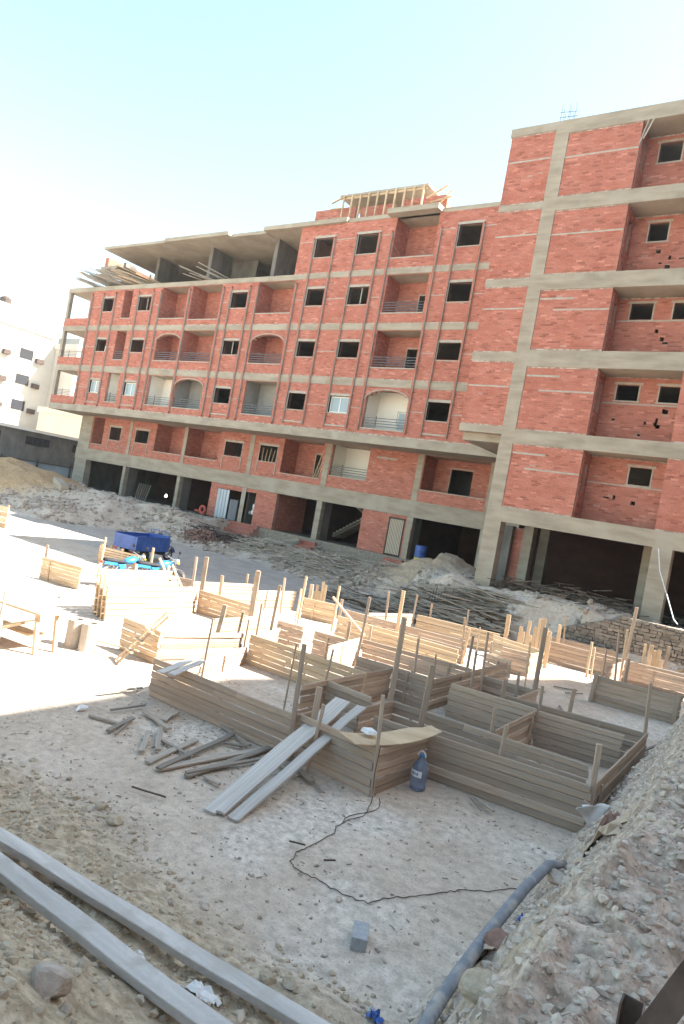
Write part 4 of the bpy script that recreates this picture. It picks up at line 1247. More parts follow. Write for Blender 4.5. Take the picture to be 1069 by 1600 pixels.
# stack of panels leaning on edge beside the motorcycles
for k, (x, y) in enumerate(((-12.62, 9.85), (-12.86, 9.92), (-13.08, 9.98), (-13.32, 10.06))):
    T = thing('stacked_shuttering', ['first panel stood on end beside the motorcycles, its broad face in the sun', 'second of the panels stood on end beside the motorcycles', 'third of the panels stood on end beside the motorcycles', 'last of the panels stood on end beside the motorcycles, farthest left'][k], 'formwork', (x, y, 0), 0, 'panels stood on end beside the motorcycles')
    L = 2.6 if k == 0 else 2.2
    hh = .80 + .09 * k
    for r in range(6):
        z = hh * (r + .5) / 6; xo = -.1 * (r + .5) / 6
        plank(T, (x + xo, y, z), (x + xo + .06, y + L, z), hh / 6 - .006, .03, fsh)
    for r in range(3):
        yy = y + .05 + r * (L - .1) / 2
        plank(T, (x - .035, yy, 0.0), (x - .14, yy, hh + .12 * (k % 2)), .09, .035, fsh, upv=(0, 1, 0), name='batten')

# posts and stakes nailed to the walls
ST = [(-5.3, 7.48, -5.33, 7.46, 1.59, 0.07), (-6.43, 8.76, -6.42, 8.77, 1.22, 0.03), (-6.21, 9.45, -6.17, 9.48, 1.14, 0.035), (-5.1, 7.67, -5.1, 7.67, 1.04, 0.09), (-4.0, 7.57, -4.05, 7.54, 1.27, 0.05), (-5.17, 9.9, -5.18, 9.89, 1.9, 0.09), (-4.16, 9.02, -4.14, 9.03, 1.49, 0.09), (-5.42, 11.99, -5.46, 11.96, 1.05, 0.03), (-5.5, 13.71, -5.49, 13.71, 1.3, 0.06), (-4.75, 12.21, -4.77, 12.2, 1.29, 0.05), (-4.89, 13.07, -4.93, 13.04, 1.56, 0.05), (-6.62, 16.96, -6.64, 16.95, 1.04, 0.04), (-6.87, 16.74, -6.84, 16.76, 0.97, 0.06), (-6.0, 16.27, -6.01, 16.26, 0.88, 0.05), (-4.57, 14.94, -4.63, 14.9, 1.31, 0.035), (-3.98, 13.6, -3.99, 13.59, 1.86, 0.1), (-3.39, 12.08, -3.41, 12.06, 1.04, 0.06), (-4.08, 12.1, -4.09, 12.09, 0.94, 0.08), (-4.27, 13.42, -4.29, 13.41, 0.9, 0.06), (-3.46, 10.06, -3.48, 10.05, 0.92, 0.05), (-6.97, 16.85, -7.05, 16.8, 1.22, 0.05), (-8.14, 19.66, -8.16, 19.64, 1.08, 0.05), (-6.79, 19.44, -6.81, 19.43, 1.26, 0.13), (-5.79, 20.26, -5.78, 20.27, 0.97, 0.1), (-5.7, 20.92, -5.71, 20.91, 1.17, 0.1), (-7.56, 12.61, -7.53, 12.63, 1.69, 0.06), (-9.57, 17.16, -9.62, 17.13, 1.36, 0.06), (-8.78, 16.46, -8.79, 16.46, 1.55, 0.1), (-9.72, 19.11, -9.71, 19.12, 1.22, 0.06), (-9.33, 19.53, -9.35, 19.52, 1.01, 0.07), (-7.92, 13.64, -7.95, 13.62, 0.92, 0.06), (-5.77, 11.84, -5.81, 11.81, 1.28, 0.05), (-13.19, 15.59, -13.26, 15.54, 1.19, 0.1), (-9.27, 11.63, -9.25, 11.65, 1.58, 0.07), (-12.65, 16.16, -12.68, 16.14, 1.09, 0.07), (-10.18, 13.7, -10.19, 13.7, 1.29, 0.05), (-11.2, 15.16, -11.18, 15.17, 1.42, 0.08), (-12.1, 16.8, -12.11, 16.79, 1.02, 0.12), (-10.51, 15.88, -10.5, 15.88, 1.3, 0.07), (-9.91, 15.24, -9.92, 15.23, 1.07, 0.08), (-8.05, 12.85, -8.05, 12.85, 1.03, 0.07), (-12.88, 12.63, -12.91, 12.61, 1.55, 0.07), (-13.19, 13.29, -13.21, 13.28, 1.52, 0.12), (-13.36, 14.23, -13.4, 14.2, 0.98, 0.12), (-14.03, 15.99, -14.03, 15.99, 0.93, 0.07), (-11.09, 13.03, -11.1, 13.02, 1.55, 0.14), (-9.44, 10.14, -9.38, 10.18, 1.14, 0.1), (-9.39, 10.71, -9.36, 10.73, 0.98, 0.06), (-8.44, 8.89, -8.43, 8.9, 1.14, 0.04), (-9.0, 10.53, -8.99, 10.53, 0.93, 0.04), (-9.03, 10.89, -9.03, 10.89, 1.24, 0.05), (-17.54, 15.14, -17.55, 15.13, 1.07, 0.1), (-17.52, 11.34, -17.53, 11.33, 0.97, 0.08), (-19.22, 14.45, -19.2, 14.47, 1.09, 0.07), (-5.77, 21.86, -5.84, 21.82, 1.39, 0.05), (-4.51, 20.07, -4.52, 20.06, 1.0, 0.07), (-4.38, 20.05, -4.41, 20.03, 0.87, 0.05), (-3.79, 18.59, -3.82, 18.57, 1.12, 0.04), (-3.56, 18.9, -3.65, 18.84, 1.64, 0.05), (-3.63, 19.98, -3.66, 19.96, 1.58, 0.06), (-3.83, 21.41, -3.79, 21.43, 2.14, 0.1), (-3.03, 17.31, -3.03, 17.31, 1.18, 0.08), (-3.33, 21.28, -3.35, 21.26, 1.18, 0.08), (-3.2, 21.2, -3.18, 21.22, 1.2, 0.12), (-2.77, 21.4, -2.76, 21.4, 1.25, 0.09), (-1.79, 12.88, -1.84, 12.85, 1.46, 0.06), (-3.04, 12.68, -3.03, 12.69, 1.03, 0.08), (-1.75, 9.14, -1.76, 9.13, 1.14, 0.08), (-2.95, 9.06, -2.94, 9.07, 1.01, 0.06), (-4.88, 7.42, -4.84, 7.45, 0.91, 0.05)]
free = []
for (x, y, xt, yt, zt, w) in ST:
    best = None
    for (T, x0, y0, x1, y1, mt, z) in WALLS:
        L2 = (x1 - x0) ** 2 + (y1 - y0) ** 2
        t = max(0, min(1, ((x - x0) * (x1 - x0) + (y - y0) * (y1 - y0)) / L2))
        d = math.hypot(x - x0 - t * (x1 - x0), y - y0 - t * (y1 - y0))
        if best is None or d < best[0]: best = (d, T, mt)
    if best[0] < .45:
        sd = 1 if R_.random() < .5 else -1
        plank(best[1], (x - (xt - x) * .5 + .02, y - .03, 0.0), (xt + .02, yt - .03, zt), w, .04, M_woodf if (y > 14 and R_.random() < .4) else M_wood, upv=(math.cos(.6), math.sin(.6), 0), name='stake')
    else:
        free.append((x, y, xt, yt, zt, w))
labs = ['lone stake standing in the bright floor', 'stake driven into the ground by itself near the middle', 'separate upright board standing free of the walls', 'thin free standing stake', 'upright batten standing alone']
places = {}
for i, (x, y, xt, yt, zt, w) in enumerate(free):
    o = plank(None, (x, y, -.02), (xt, yt, zt), w, .04, M_woodf, upv=(1, 0, 0), name='wooden_stake')
    near = 'beside the street' if y > 17 else ('behind the motorcycles' if x < -16 else ('in the white sunlit area' if x < -8 else 'among the grey walls'))
    n_ = places.get(near, 0); places[near] = n_ + 1
    tag(o, ['', 'second ', 'third ', 'fourth ', 'fifth ', 'sixth ', 'seventh ', 'eighth '][min(n_, 7)] + 'free standing wooden stake ' + near + ' %.1f m tall' % zt, 'stake', 'free standing stakes')

# jagged upright boards
for (cx, cy, n, lab, hs) in ((-5.95, 19.6, 9, 'cluster of jagged upright boards of uneven height at the far right', (1.1, .95, 1.35, .9, 1.2, 1.5, 1.55, 1.25, 1.05)), (-12.3, 17.5, 6, 'jagged brown board screen near the debris heap', (.95, .8, 1.05, .85, 1.2, 1.1)), (-3.0, 21.45, 4, 'brown boards nailed upright with one rounded end', (.95, 1.15, 1.2, .9))):
    T = thing('board_screen', lab, 'boards', (cx, cy, 0), 0, 'screens of upright boards')
    for k in range(n):
        x = cx - n * .055 + k * .11
        plank(T, (x, cy + R_.uniform(-.02, .02), 0), (x + R_.uniform(-.02, .03), cy, hs[k] * .9), .105, .024, M_woodf, upv=(1, 0, 0), name='board')
tag(plank(None, (-10.0, 14.9, 1.1), (-8.3, 14.0, .55), .06, .05, M_woodf, name='brace'), 'diagonal pale brace between two cross walls near the centre', 'brace')

# three long planks leaning on the low front wall
for (a_, b_, w, lab) in (((-4.78, 5.50, .03), (-5.22, 8.45, .72), .15, 'left one of the three long grey planks leaning on the low wall'), ((-4.66, 5.55, .05), (-5.07, 8.40, .74), .11, 'middle one of the three long grey planks leaning on the low wall'), ((-4.50, 5.60, .03), (-4.88, 8.50, .71), .14, 'right one of the three long grey planks leaning on the low wall')):
    tag(plank(None, a_, b_, .035, w, M_beamw, name='long_plank'), lab, 'plank', 'long planks leaning on the low wall')
tag(plank(None, (-7.38, 6.9, .655), (-8.0, 8.25, .60), .02, .13, M_beamw, name='plank'), 'grey board lying across the corner of the large left box', 'plank')
tag(plank(None, (-7.25, 7.0, .65), (-7.85, 8.2, .585), .02, .12, M_beamw, name='plank'), 'shorter grey board beside the one across the box corner', 'plank')
# plywood sheet, slightly curved
mb = MB(); N = 10; secs = []
pa, pb = Vector((-4.30, 7.30, .66)), Vector((-3.72, 8.55, .70)); dr = (pb - pa); sd = Vector((-dr.y, dr.x, 0)).normalized()
for i in range(N + 1):
    t = i / N; c = pa + dr * t + Vector((0, 0, -.05 * math.sin(PI * t) + .07 * t * t)); w = .20 - .05 * max(0, t - .75) * 4
    secs.append([tuple(c - sd * w), tuple(c + sd * w * (1.0 if t < .9 else .6)), tuple(c + sd * w * (1.0 if t < .9 else .6) + Vector((0, 0, .012))), tuple(c - sd * w + Vector((0, 0, .012)))])
tag(mb.loft(secs).build('plywood_sheet', M_woodf), 'curved thin plywood sheet lying over the corner above the water bottle', 'plywood')
tag(MB().loft([[(-4.33, 7.62, .70), (-4.18, 7.58, .70), (-4.10, 7.72, .70), (-4.25, 7.78, .70)], [(-4.31, 7.64, .75), (-4.2, 7.61, .74), (-4.13, 7.71, .73), (-4.24, 7.75, .745)]]).build('paper_cup_bag', M_sack), 'small crumpled white bag on the plywood sheet', 'bag')

# loose boards on the floor
GP = [(-8.43, 6.72, -8.35, 7.48, .05, 'thin board end lying by the shadow edge, farthest left'), (-7.74, 6.07, -7.26, 6.25, .05, 'short board pointing at the heap, left of the crossed boards'), (-7.12, 5.92, -7.35, 6.52, .07, 'short board with its end on the left crossing'),
      (-7.74, 6.42, -7.67, 6.96, .04, 'thin stick lying farthest from the beams at the left'), (-7.0, 5.95, -7.26, 6.36, .03, 'thin stick under the left crossing'), (-7.49, 6.83, -6.78, 6.69, .08, 'board forming the long arm of the left crossing'),
      (-7.09, 6.82, -7.29, 7.25, .11, 'short wide offcut lying alone above the crossing'), (-6.36, 5.87, -6.84, 6.37, .07, 'stubby board, left one of the two small parallel pieces'), (-6.29, 6.06, -6.86, 6.57, .07, 'stubby board, right one of the two small parallel pieces'),
      (-6.55, 6.34, -5.92, 6.31, .05, 'short board under the tip of the fan of boards'), (-6.1, 5.74, -6.34, 6.77, .09, 'first long board of the fan of boards on the floor'), (-5.86, 5.71, -6.2, 7.37, .08, 'second and longest board of the fan of boards'),
      (-6.56, 7.48, -5.79, 7.26, .05, 'thin board lying at the foot of the front wall'), (-6.07, 7.04, -5.78, 7.19, .05, 'small dark stick near the foot of the front wall'), (-5.55, 5.89, -5.62, 7.75, .09, 'long board reaching under the leaning planks'),
      (-5.89, 5.74, -5.58, 7.79, .10, 'wide long board of the fan lying over the others'), (-5.65, 5.16, -5.24, 5.29, .02, 'rusty rod lying alone on the white dust'), (-5.44, 6.07, -5.17, 6.05, .05, 'small offcut beside the leaning planks'),
      (-5.6, 5.91, -5.36, 7.16, .06, 'narrow board beneath the wide long board'), (-5.33, 7.2, -4.77, 7.05, .06, 'offcut lying right of the leaning planks'), (-4.93, 7.25, -4.57, 7.10, .09, 'short block of wood at the foot of the low front wall'),
      (-3.06, 8.57, -2.81, 8.3, .025, 'dark stick on the floor below the long front wall'), (-3.03, 8.65, -2.71, 8.47, .04, 'pale stick beside the dark stick below the long front wall'), (-3.83, 5.71, -3.67, 5.77, .015, 'little rusty stub touching the wire'),
      (-3.39, 5.71, -3.29, 5.77, .015, 'tiny rusty stub inside the loop of the wire'), (-4.6, 7.14, -4.32, 6.99, .03, 'curled dark scrap of wood near the low front wall'),
      (-4.9, 16.6, -4.5, 16.2, .05, 'dark offcut on the pale floor patch, leftmost'), (-4.6, 17.3, -4.1, 17.6, .05, 'dark bent offcut in the middle of the pale floor patch'), (-4.2, 16.9, -3.9, 17.3, .05, 'dark offcut on the pale floor patch near the panel'),
      (-3.9, 15.4, -3.6, 14.7, .04, 'thin offcut lying on the pale floor behind the box'), (-1.95, 13.6, -1.6, 13.9, .06, 'pale offcut by the right bank beyond the end wall'), (-1.85, 14.0, -1.8, 13.5, .07, 'second pale offcut crossing the first by the right bank')]
for (x0, y0, x1, y1, w, lab) in GP:
    zz = .03 + R_.uniform(0, .03)
    o = plank(None, (x0, y0, gz(x0, y0) + zz), (x1, y1, gz(x1, y1) + zz + R_.uniform(0, .02)), .03 if w > .03 else .015, w, M_stick if w > .02 else M_steel, name='loose_board')
    tag(o, lab, 'board', 'loose boards on the pit floor')

tag(plank(None, (-13.55, 12.95, 0), (-14.3, 12.6, 1.25), .08, .04, M_woodf, upv=(0, 1, 0), name='wooden_stake'), 'left one of two pale stakes crossing in front of the motorcycles', 'stake', 'stakes before the motorcycles')
tag(plank(None, (-13.5, 13.3, 0), (-14.15, 12.95, 1.1), .08, .04, M_woodf, upv=(0, 1, 0), name='wooden_stake'), 'right one of two pale stakes crossing in front of the motorcycles', 'stake', 'stakes before the motorcycles')

# ---- two long beams on the berm
def beam(p, q, w, h, lab, bow):
    p = Vector(p); q = Vector(q); d = (q - p); n = 14; mb = MB(); secs = []
    dn = d.normalized(); a_ = dn.cross(Vector((0, 0, 1))).normalized(); u = a_.cross(dn)
    for i in range(n + 1):
        t = i / n; c = p + d * t + u * bow * math.sin(PI * t) + a_ * .006 * math.sin(9 * t) + u * (.004 * math.sin(23 * t))
        ww = w / 2 * (1 + .03 * math.sin(13 * t)); hh = h / 2
        secs.append([tuple(c - a_ * ww - u * hh), tuple(c + a_ * ww - u * hh), tuple(c + a_ * ww + u * hh * (.9 + .1 * math.sin(7 * t))), tuple(c - a_ * ww + u * hh)])
    o = mb.loft(secs).build('timber_beam', M_beamw); bevel(o, .006, 2)
    return tag(o, lab, 'beam', 'long beams on the berm')


beam((-5.75, 3.01, .50), (-1.88, 3.56, .40), .130, .06, 'upper of the two long pale timber beams lying along the berm', -.015)
beam((-5.6, 2.57, .80), (-1.55, 2.69, .84), .130, .06, 'lower of the two long pale timber beams lying along the berm', -.02)

# ---- concrete block, bottle, pipe, wire, sack, packaging
o = MB().bb(-.12, .12, -.065, .065, 0, .11).build('concrete_block', M_cblock); o.location = (-2.5, 5.0, 0.0); o.rotation_euler = (0, 0, math.radians(118)); bevel(o, .006)
tag(o, 'small grey concrete block lying alone on the dusty floor', 'block')
BT = thing('water_bottle', 'large blue plastic water bottle with a white label standing by the formwork corner', 'bottle', (-3.70, 8.27, 0.01))
prof = [(0, .0), (.085, .0), (.108, .02), (.11, .06), (.106, .10), (.11, .14), (.106, .18), (.11, .22), (.11, .27), (.10, .32), (.075, .37), (.045, .405), (.034, .42), (.034, .44), (0, .44)]
part('body', MB().lathe(prof, n=24), M_bottle, BT, local=True, smooth=True)
part('cap', MB().lathe([(0, .44), (.04, .44), (.04, .468), (0, .468)], n=16), M_cyan, BT, local=True)
part('handle', MB().tube([(-.055 * math.cos(t) * 1.0, -.02, .445 + .07 * math.sin(t)) for t in np.linspace(0.0, PI, 9)], .009, 6), M_sack, BT, local=True)
lb = MB(); n = 10; b0 = 0
for i in range(n + 1):
    t = math.radians(-150 + 100 * i / n); lb.v += [(.1135 * math.cos(t), .1135 * math.sin(t), .19), (.1135 * math.cos(t), .1135 * math.sin(t), .275)]
for i in range(n): lb.f.append((2 * i, 2 * i + 2, 2 * i + 3, 2 * i + 1))
part('paper_label', lb, M_sack, BT, local=True)
lb = MB()
for k, (t0, t1) in enumerate(((-142, -134), (-126, -119), (-113, -104), (-98, -92), (-85, -76))):
    t0, t1 = math.radians(t0), math.radians(t1); b = len(lb.v)
    lb.v += [(.1145 * math.cos(t0), .1145 * math.sin(t0), .215), (.1145 * math.cos(t1), .1145 * math.sin(t1), .215), (.1145 * math.cos(t1), .1145 * math.sin(t1), .25), (.1145 * math.cos(t0), .1145 * math.sin(t0), .25)]; lb.f.append((b, b + 1, b + 2, b + 3))
part('print', lb, M_blue, BT, local=True)

pts = [(-1.27, 3.3, .78), (-1.35, 3.9, .76), (-1.38, 4.7, .80), (-1.40, 5.5, .80), (-1.40, 6.1, .77), (-1.34, 6.4, .70)]
tag(MB().tube(pts, .042, 18).build('drain_pipe', M_pipe, smooth=True), 'grey plastic pipe sticking out of the rubble bank', 'pipe')
WR = [(-3.93, 7.52), (-3.74, 7.11), (-3.71, 6.92), (-3.77, 6.67), (-3.76, 6.46), (-3.69, 6.33), (-3.68, 6.05), (-3.68, 5.83), (-3.69, 5.66), (-3.63, 5.5), (-3.55, 5.43), (-3.38, 5.44), (-3.2, 5.45), (-3.01, 5.44), (-2.89, 5.47), (-2.74, 5.52), (-2.68, 5.7), (-2.61, 5.83), (-2.46, 6.07), (-2.32, 6.33), (-2.25, 6.47), (-2.06, 6.68), (-1.9, 6.95), (-1.76, 7.14)]
wp = []
for i in range(len(WR) - 1):
    for k in range(4):
        t = k / 4; x = WR[i][0] * (1 - t) + WR[i + 1][0] * t + R_.uniform(-.012, .012); y = WR[i][1] * (1 - t) + WR[i + 1][1] * t + R_.uniform(-.012, .012)
        wp.append((x, y, gz(x, y) + .008 + R_.uniform(0, .008)))
wp = [(-3.95, 7.53, .64), (-3.95, 7.50, .3)] + wp
tag(MB().tube(wp, .0048, 5).build('wire', M_steel), 'thin rusty wire looping over the dusty floor from the low wall corner', 'wire')
wp = []
for i in range(0, 9):
    x = -3.90 + .10 * math.sin(i * .7) + .02 * i; y = 7.55 - .12 * i; wp.append((x + .05, y, gz(x, y) + .01))
tag(MB().tube(wp, .0045, 5).build('wire', M_steel), 'second strand of wire running beside the first near the wall corner', 'wire')
# cloth sack on the bank
mb = MB(); NU, NV = 14, 9
for i in range(NU + 1):
    for j in range(NV + 1):
        u, v = i / NU, j / NV
        x = -1.62 + .24 * u + .03 * math.sin(9 * u + 5 * v); y = 8.1 + .85 * u - .12 * v * (1 - u)
        z = .68 - .14 * u - (.26 * math.sin(PI * min(1, u * 1.25)) ** 1.5 + .02) * v + .015 * math.sin(13 * u)
        mb.v.append((x, y, z))
for i in range(NU):
    for j in range(NV):
        a_ = i * (NV + 1) + j; mb.f.append((a_, a_ + 1, a_ + NV + 2, a_ + NV + 1))
o = mb.build('sack', M_sack, smooth=True); sm_ = o.modifiers.new('thick', 'SOLIDIFY'); sm_.thickness = .006
tag(o, 'torn white sack caught on the edge of the bank beside the formwork', 'sack')


def crumple(name, c, s, mat, lab, cat, seed):
    r = random.Random(seed); mb = MB(); n = 7
    for i in range(n + 1):
        for j in range(n + 1):
            u, v = i / n - .5, j / n - .5
            x, y = c[0] + u * s[0], c[1] + v * s[1]
            mb.v.append((x + r.uniform(-.1, .1) * s[0], y + r.uniform(-.1, .1) * s[1], gz(x, y) + .01 + s[2] * r.random() * (1.2 - 2 * abs(u))))
    for i in range(n):
        for j in range(n):
            a_ = i * (n + 1) + j; mb.f.append((a_, a_ + 1, a_ + n + 2, a_ + n + 1))
    o = mb.build(name, mat); sm2 = o.modifiers.new('thick', 'SOLIDIFY'); sm2.thickness = .004
    return tag(o, lab, cat)


crumple('wrapper', (-1.93, 4.30), (.10, .08, .07), M_blue, 'crumpled blue wrapper at the foot of the bank', 'wrapper', 1)
crumple('wrapper', (-1.98, 4.34), (.05, .05, .06), M_sack, 'white scrap stuck to the blue wrapper', 'wrapper', 5)
crumple('wrapper', (-1.46, 5.75), (.06, .06, .06), M_blue, 'tiny blue wrapper under the upper end of the pipe', 'wrapper', 2)
crumple('paper_bag', (-1.38, 4.55), (.26, .2, .13), M_cardb, 'crumpled brown paper bag on the bank beside the pipe', 'bag', 3)
crumple('paper_bag', (-1.05, 6.3), (.30, .35, .10), M_cardb, 'torn cement paper half buried on the bank above the pipe end', 'bag', 4)
crumple('plastic_bag', (-2.62, 3.22), (.22, .16, .05), M_sack, 'clear white plastic scrap on the upper beam', 'bag', 6)
crumple('plastic_bag', (-3.0, 3.00), (.14, .10, .06), M_sack, 'grey white plastic scrap between the two beams', 'bag', 7)
crumple('cardboard', (-1.15, 7.0), (.16, .20, .12), M_rust, 'dark reddish cardboard roll on the bank', 'cardboard', 8)
# angle irons close to the camera
AI = thing('steel_railing', 'rusty angle iron post and diagonal bar close by at the bottom right', 'railing', (-.14, 1.55, 1.7))
mb = MB()
mb.bb(-.172, -.168, 1.56, 1.60, 1.6, 2.60).bb(-.168, -.132, 1.596, 1.60, 1.6, 2.60)
part('post', mb, M_steel, AI)
part('bar', MB().bar((-.20, 1.48, 2.36), (.06, 1.60, 3.02), .05, .006, upv=(0, 1, 0)), M_steel, AI)

# slivers of plaster and flakes on the bank
mb = MB(); r = random.Random(9)
for k in range(900):
    x = r.uniform(-1.75, .4); y = r.uniform(2.2, 11); z = gz_ = None
    L = r.uniform(.012, .05) * (2.0 if r.random() < .06 else 1); an = r.uniform(0, 3.14)
    mb.v and None
    x1, y1 = x + L * math.cos(an), y + L * math.sin(an)
    mb.bar((x, y, 0), (x1, y1, r.uniform(-.02, .04)), r.uniform(.006, .022), .005)
V = np.array(mb.v).reshape(-1, 8, 3); c = V.mean(1); hz = ground_h(c[:, 0], c[:, 1]); V[:, :, 2] += (hz + .015)[:, None]
mb.v = [tuple(p) for p in V.reshape(-1, 3)]
o = mb.build('bank_flakes', M_stick); o['kind'] = 'stuff'; o['label'] = 'wood slivers and plaster flakes on the right bank'


mb = MB(); r = random.Random(19)
for k in range(520):
    x = r.uniform(-8.8, -1.9); y = r.uniform(4.3, 9.4)
    if r.random() > .35 + .65 * math.exp(-((x + 5.8) ** 2 / 2 + (y - 6.6) ** 2 / 1.5)): continue
    L = r.uniform(.012, .07); an = r.uniform(0, 3.14)
    mb.bar((x, y, 0), (x + L * math.cos(an), y + L * math.sin(an), r.uniform(0, .008)), r.uniform(.004, .014), .004)
V = np.array(mb.v).reshape(-1, 8, 3); c = V.mean(1); hz = ground_h(c[:, 0], c[:, 1]); V[:, :, 2] += (hz + .006)[:, None]
mb.v = [tuple(p) for p in V.reshape(-1, 3)]
o = mb.build('splinters', M_stick); o['kind'] = 'stuff'; o['label'] = 'wood splinters trodden into the dust around the boards'


# ================================================================ debris heaps before the building
def stick_heap(name, n, fx, lab, mat, Lr=(.5, 2.2), w=(.03, .09), an0=.0, an1=.5, hmax=.5, seed=1):
    r = random.Random(seed); mb = MB()
    P = [fx(r) for _ in range(n)]
    G = ground_h(np.array([p[0] for p in P]), np.array([p[1] for p in P]))
    for (x, y, t), g0 in zip(P, G):
        L = r.uniform(*Lr); an = r.gauss(an0, an1); z = g0 + .03 + r.random() * hmax * t
        d = Vector((math.cos(an), math.sin(an), r.gauss(0, .09))) * L / 2; ww = r.uniform(*w)
        mb.bar(Vector((x, y, z)) - d, Vector((x, y, z)) + d, ww, r.uniform(.015, .04))
    o = mb.build(name, mat); o['kind'] = 'stuff'; o['label'] = lab
    return o


stick_heap('timber_debris', 420, lambda r: (r.uniform(-14.4, -8.6), min(23.6, r.gauss(22.3, .6)), r.random()), 'flat heap of grey timber in front of the big shop opening', M_stick, (1.0, 3.2), (.05, .13), .0, .24, .28, 1)
stick_heap('timber_debris', 260, lambda r: (r.uniform(-14.4, -8.6), min(23.4, r.gauss(22.2, .6)), r.random()), 'dark timber within the flat heap before the big shop opening, imitating its shaded gaps', M_brush, (.8, 2.6), (.05, .12), .0, .26, .2, 21)  # dark sticks stand in for the shade between the timbers
stick_heap('timber_debris', 320, lambda r: (r.uniform(-24.5, -17.5), r.gauss(27.3, .8), r.random()), 'tangled boards and rubble along the street edge', M_stick, (.4, 1.7), (.03, .09), .1, .7, .45, 2)
stick_heap('timber_debris', 200, lambda r: (r.uniform(-19.5, -14.5), r.gauss(26.2, .7), r.random()), 'scraps below the brick steps', M_stick, (.3, 1.2), (.03, .08), .1, .8, .3, 3)
stick_heap('brushwood', 330, lambda r: (r.gauss(-8.3, .8), min(25.6, r.gauss(25.0, .3)), r.random()), 'heap of brushwood under the first bay of the tower', M_brush, (.3, 1.0), (.015, .04), .2, .8, .6, 4)
stick_heap('brushwood', 300, lambda r: (r.gauss(-5.9, .7), min(25.4, r.gauss(24.6, .3)), r.random()), 'heap of brushwood beside the right column of the tower', M_brush, (.3, 1.0), (.015, .04), .1, .8, .65, 5)
stick_heap('reed_mats', 160, lambda r: (r.uniform(-28.5, -25.0), r.gauss(27.5, .5), r.random()), 'thin dark sticks by the red rubble heap', M_steel, (.4, 1.3), (.02, .05), .1, .8, .3, 6)
# the bigger timbers of the flat heap, one by one
for k in range(16):
    x = -13.4 + .32 * k; y = 21.5 + .9 * R_.random() + (.4 if k % 2 else 0); L = R_.uniform(1.2, 2.4); an = R_.gauss(0, .22)
    z = gz(x, y) + .18 + .15 * R_.random()
    o = plank(None, (x, y, z), (x + L * math.cos(an), y + L * math.sin(an), z + R_.uniform(-.08, .1)), .05, R_.uniform(.08, .14), M_stick, name='timber')
    tag(o, ['first', 'second', 'third', 'fourth', 'fifth', 'sixth', 'seventh', 'eighth', 'ninth', 'tenth', 'eleventh', 'twelfth', 'thirteenth', 'fourteenth', 'fifteenth', 'last'][k] + ' grey timber from the street end of the flat heap before the big shop opening', 'timber', 'timbers on top of the flat heap')
# planks laid as a ramp on the heap beside the tower column
for k in range(3):
    tag(plank(None, (-11.4 + .22 * k, 22.5, .35), (-10.9 + .25 * k, 24.3, 1.35), .04, .2, M_stick, name='ramp_board'), ['left board of the ramp up to the tower column', 'middle board of the ramp up to the tower column', 'right board of the ramp up to the tower column'][k], 'ramp', 'ramp boards')
for k in range(9):
    x = -11.0 + .11 * k
    tag(MB().bar((x, 22.6, .2), (x + .02, 22.65, 1.0 + .15 * (k % 3)), .018, .018).build('rebar', M_steel), ['first', 'second', 'third', 'fourth', 'middle', 'sixth', 'seventh', 'eighth', 'last'][k] + ' upright reinforcing bar from the street side in the row below the ramp', 'rebar', 'starter bars below the ramp')


def brick_steps(x0, x1, y0, z0, z1, n, lab, side=0):
    T = thing('brick_steps', lab, 'steps', ((x0 + x1) / 2, y0, z0), 0, 'brick steps up to the shops')
    for k in range(n):
        zz0, zz1 = z0 + (z1 - z0) * k / n, z0 + (z1 - z0) * (k + 1) / n
        ya, yb = y0 + .28 * k, y0 + .28 * n
        part('core', MB().bb(x0 + .01, x1 - .01, ya + .01, yb, zz0 - (.6 if k == 0 else 0), zz1), M_mortar, T)
        c = x0
        while c < x1 - .05:
            for q in range(2):
                h_ = (zz1 - zz0) / 2
                me = MB().bb(c, min(x1, c + .24), ya - .01, ya + .12, zz0 + q * h_ + .005, zz0 + (q + 1) * h_ - .003).mesh('brick', M_brickp)
                part('brick', me, None, T)
            c += .25
    return T


brick_steps(-29.6, -27.3, 30.0, .35, 1.45, 5, 'wide flight of brick steps up to the open metal door')
brick_steps(-18.1, -17.0, 30.2, .5, 1.3, 4, 'narrow brick steps below the striped cream door')
brick_steps(-23.6, -22.5, 30.2, .5, 1.25, 3, 'small red brick steps against the middle shop column')
tag(MB().bar((-25.3, 29.3, .65), (-23.6, 30.6, 1.25), .9, .1).build('ramp_slab', M_conc), 'broken concrete ramp slab beside the small red steps', 'ramp')
# red rubble heap
X, Y = rng.normal(-27.3, .6, 260), rng.normal(26.7, .35, 260)
def heapz(x, y): return .5 * np.exp(-((x + 27.3) ** 2 / .8 + (y - 26.7) ** 2 / .35))
r = np.random.default_rng(3); S = r.uniform(.04, .10, 260)
V = ICO_V[None] * (1 + r.uniform(-.25, .25, (260, 12, 1))) * S[:, None, None]
V = V + np.stack([X, Y, ground_h(X, Y) + heapz(X, Y) * r.uniform(.2, 1, 260)], 1)[:, None, :]
F = (ICO_F[None] + (np.arange(260) * 12)[:, None, None]).reshape(-1, 3)
o = link('brick_rubble', np_mesh('brick_rubble', V.reshape(-1, 3), F, M_rust, None, {'rnd': np.repeat(r.uniform(.1, .9, 260), 20)})); o['kind'] = 'stuff'; o['label'] = 'heap of red brick rubble left of the wide brick steps'
# chunk of fallen concrete column on the soil slope
o = MB().bar((-39.6, 25.4, gz(-39.6, 25.4) + .25), (-37.4, 24.6, gz(-37.4, 24.6) + .2), .5, .42).build('concrete_log', M_conc); bevel(o, .04)
tag(o, 'long broken concrete piece lying on the slope beside the sand heap', 'concrete')
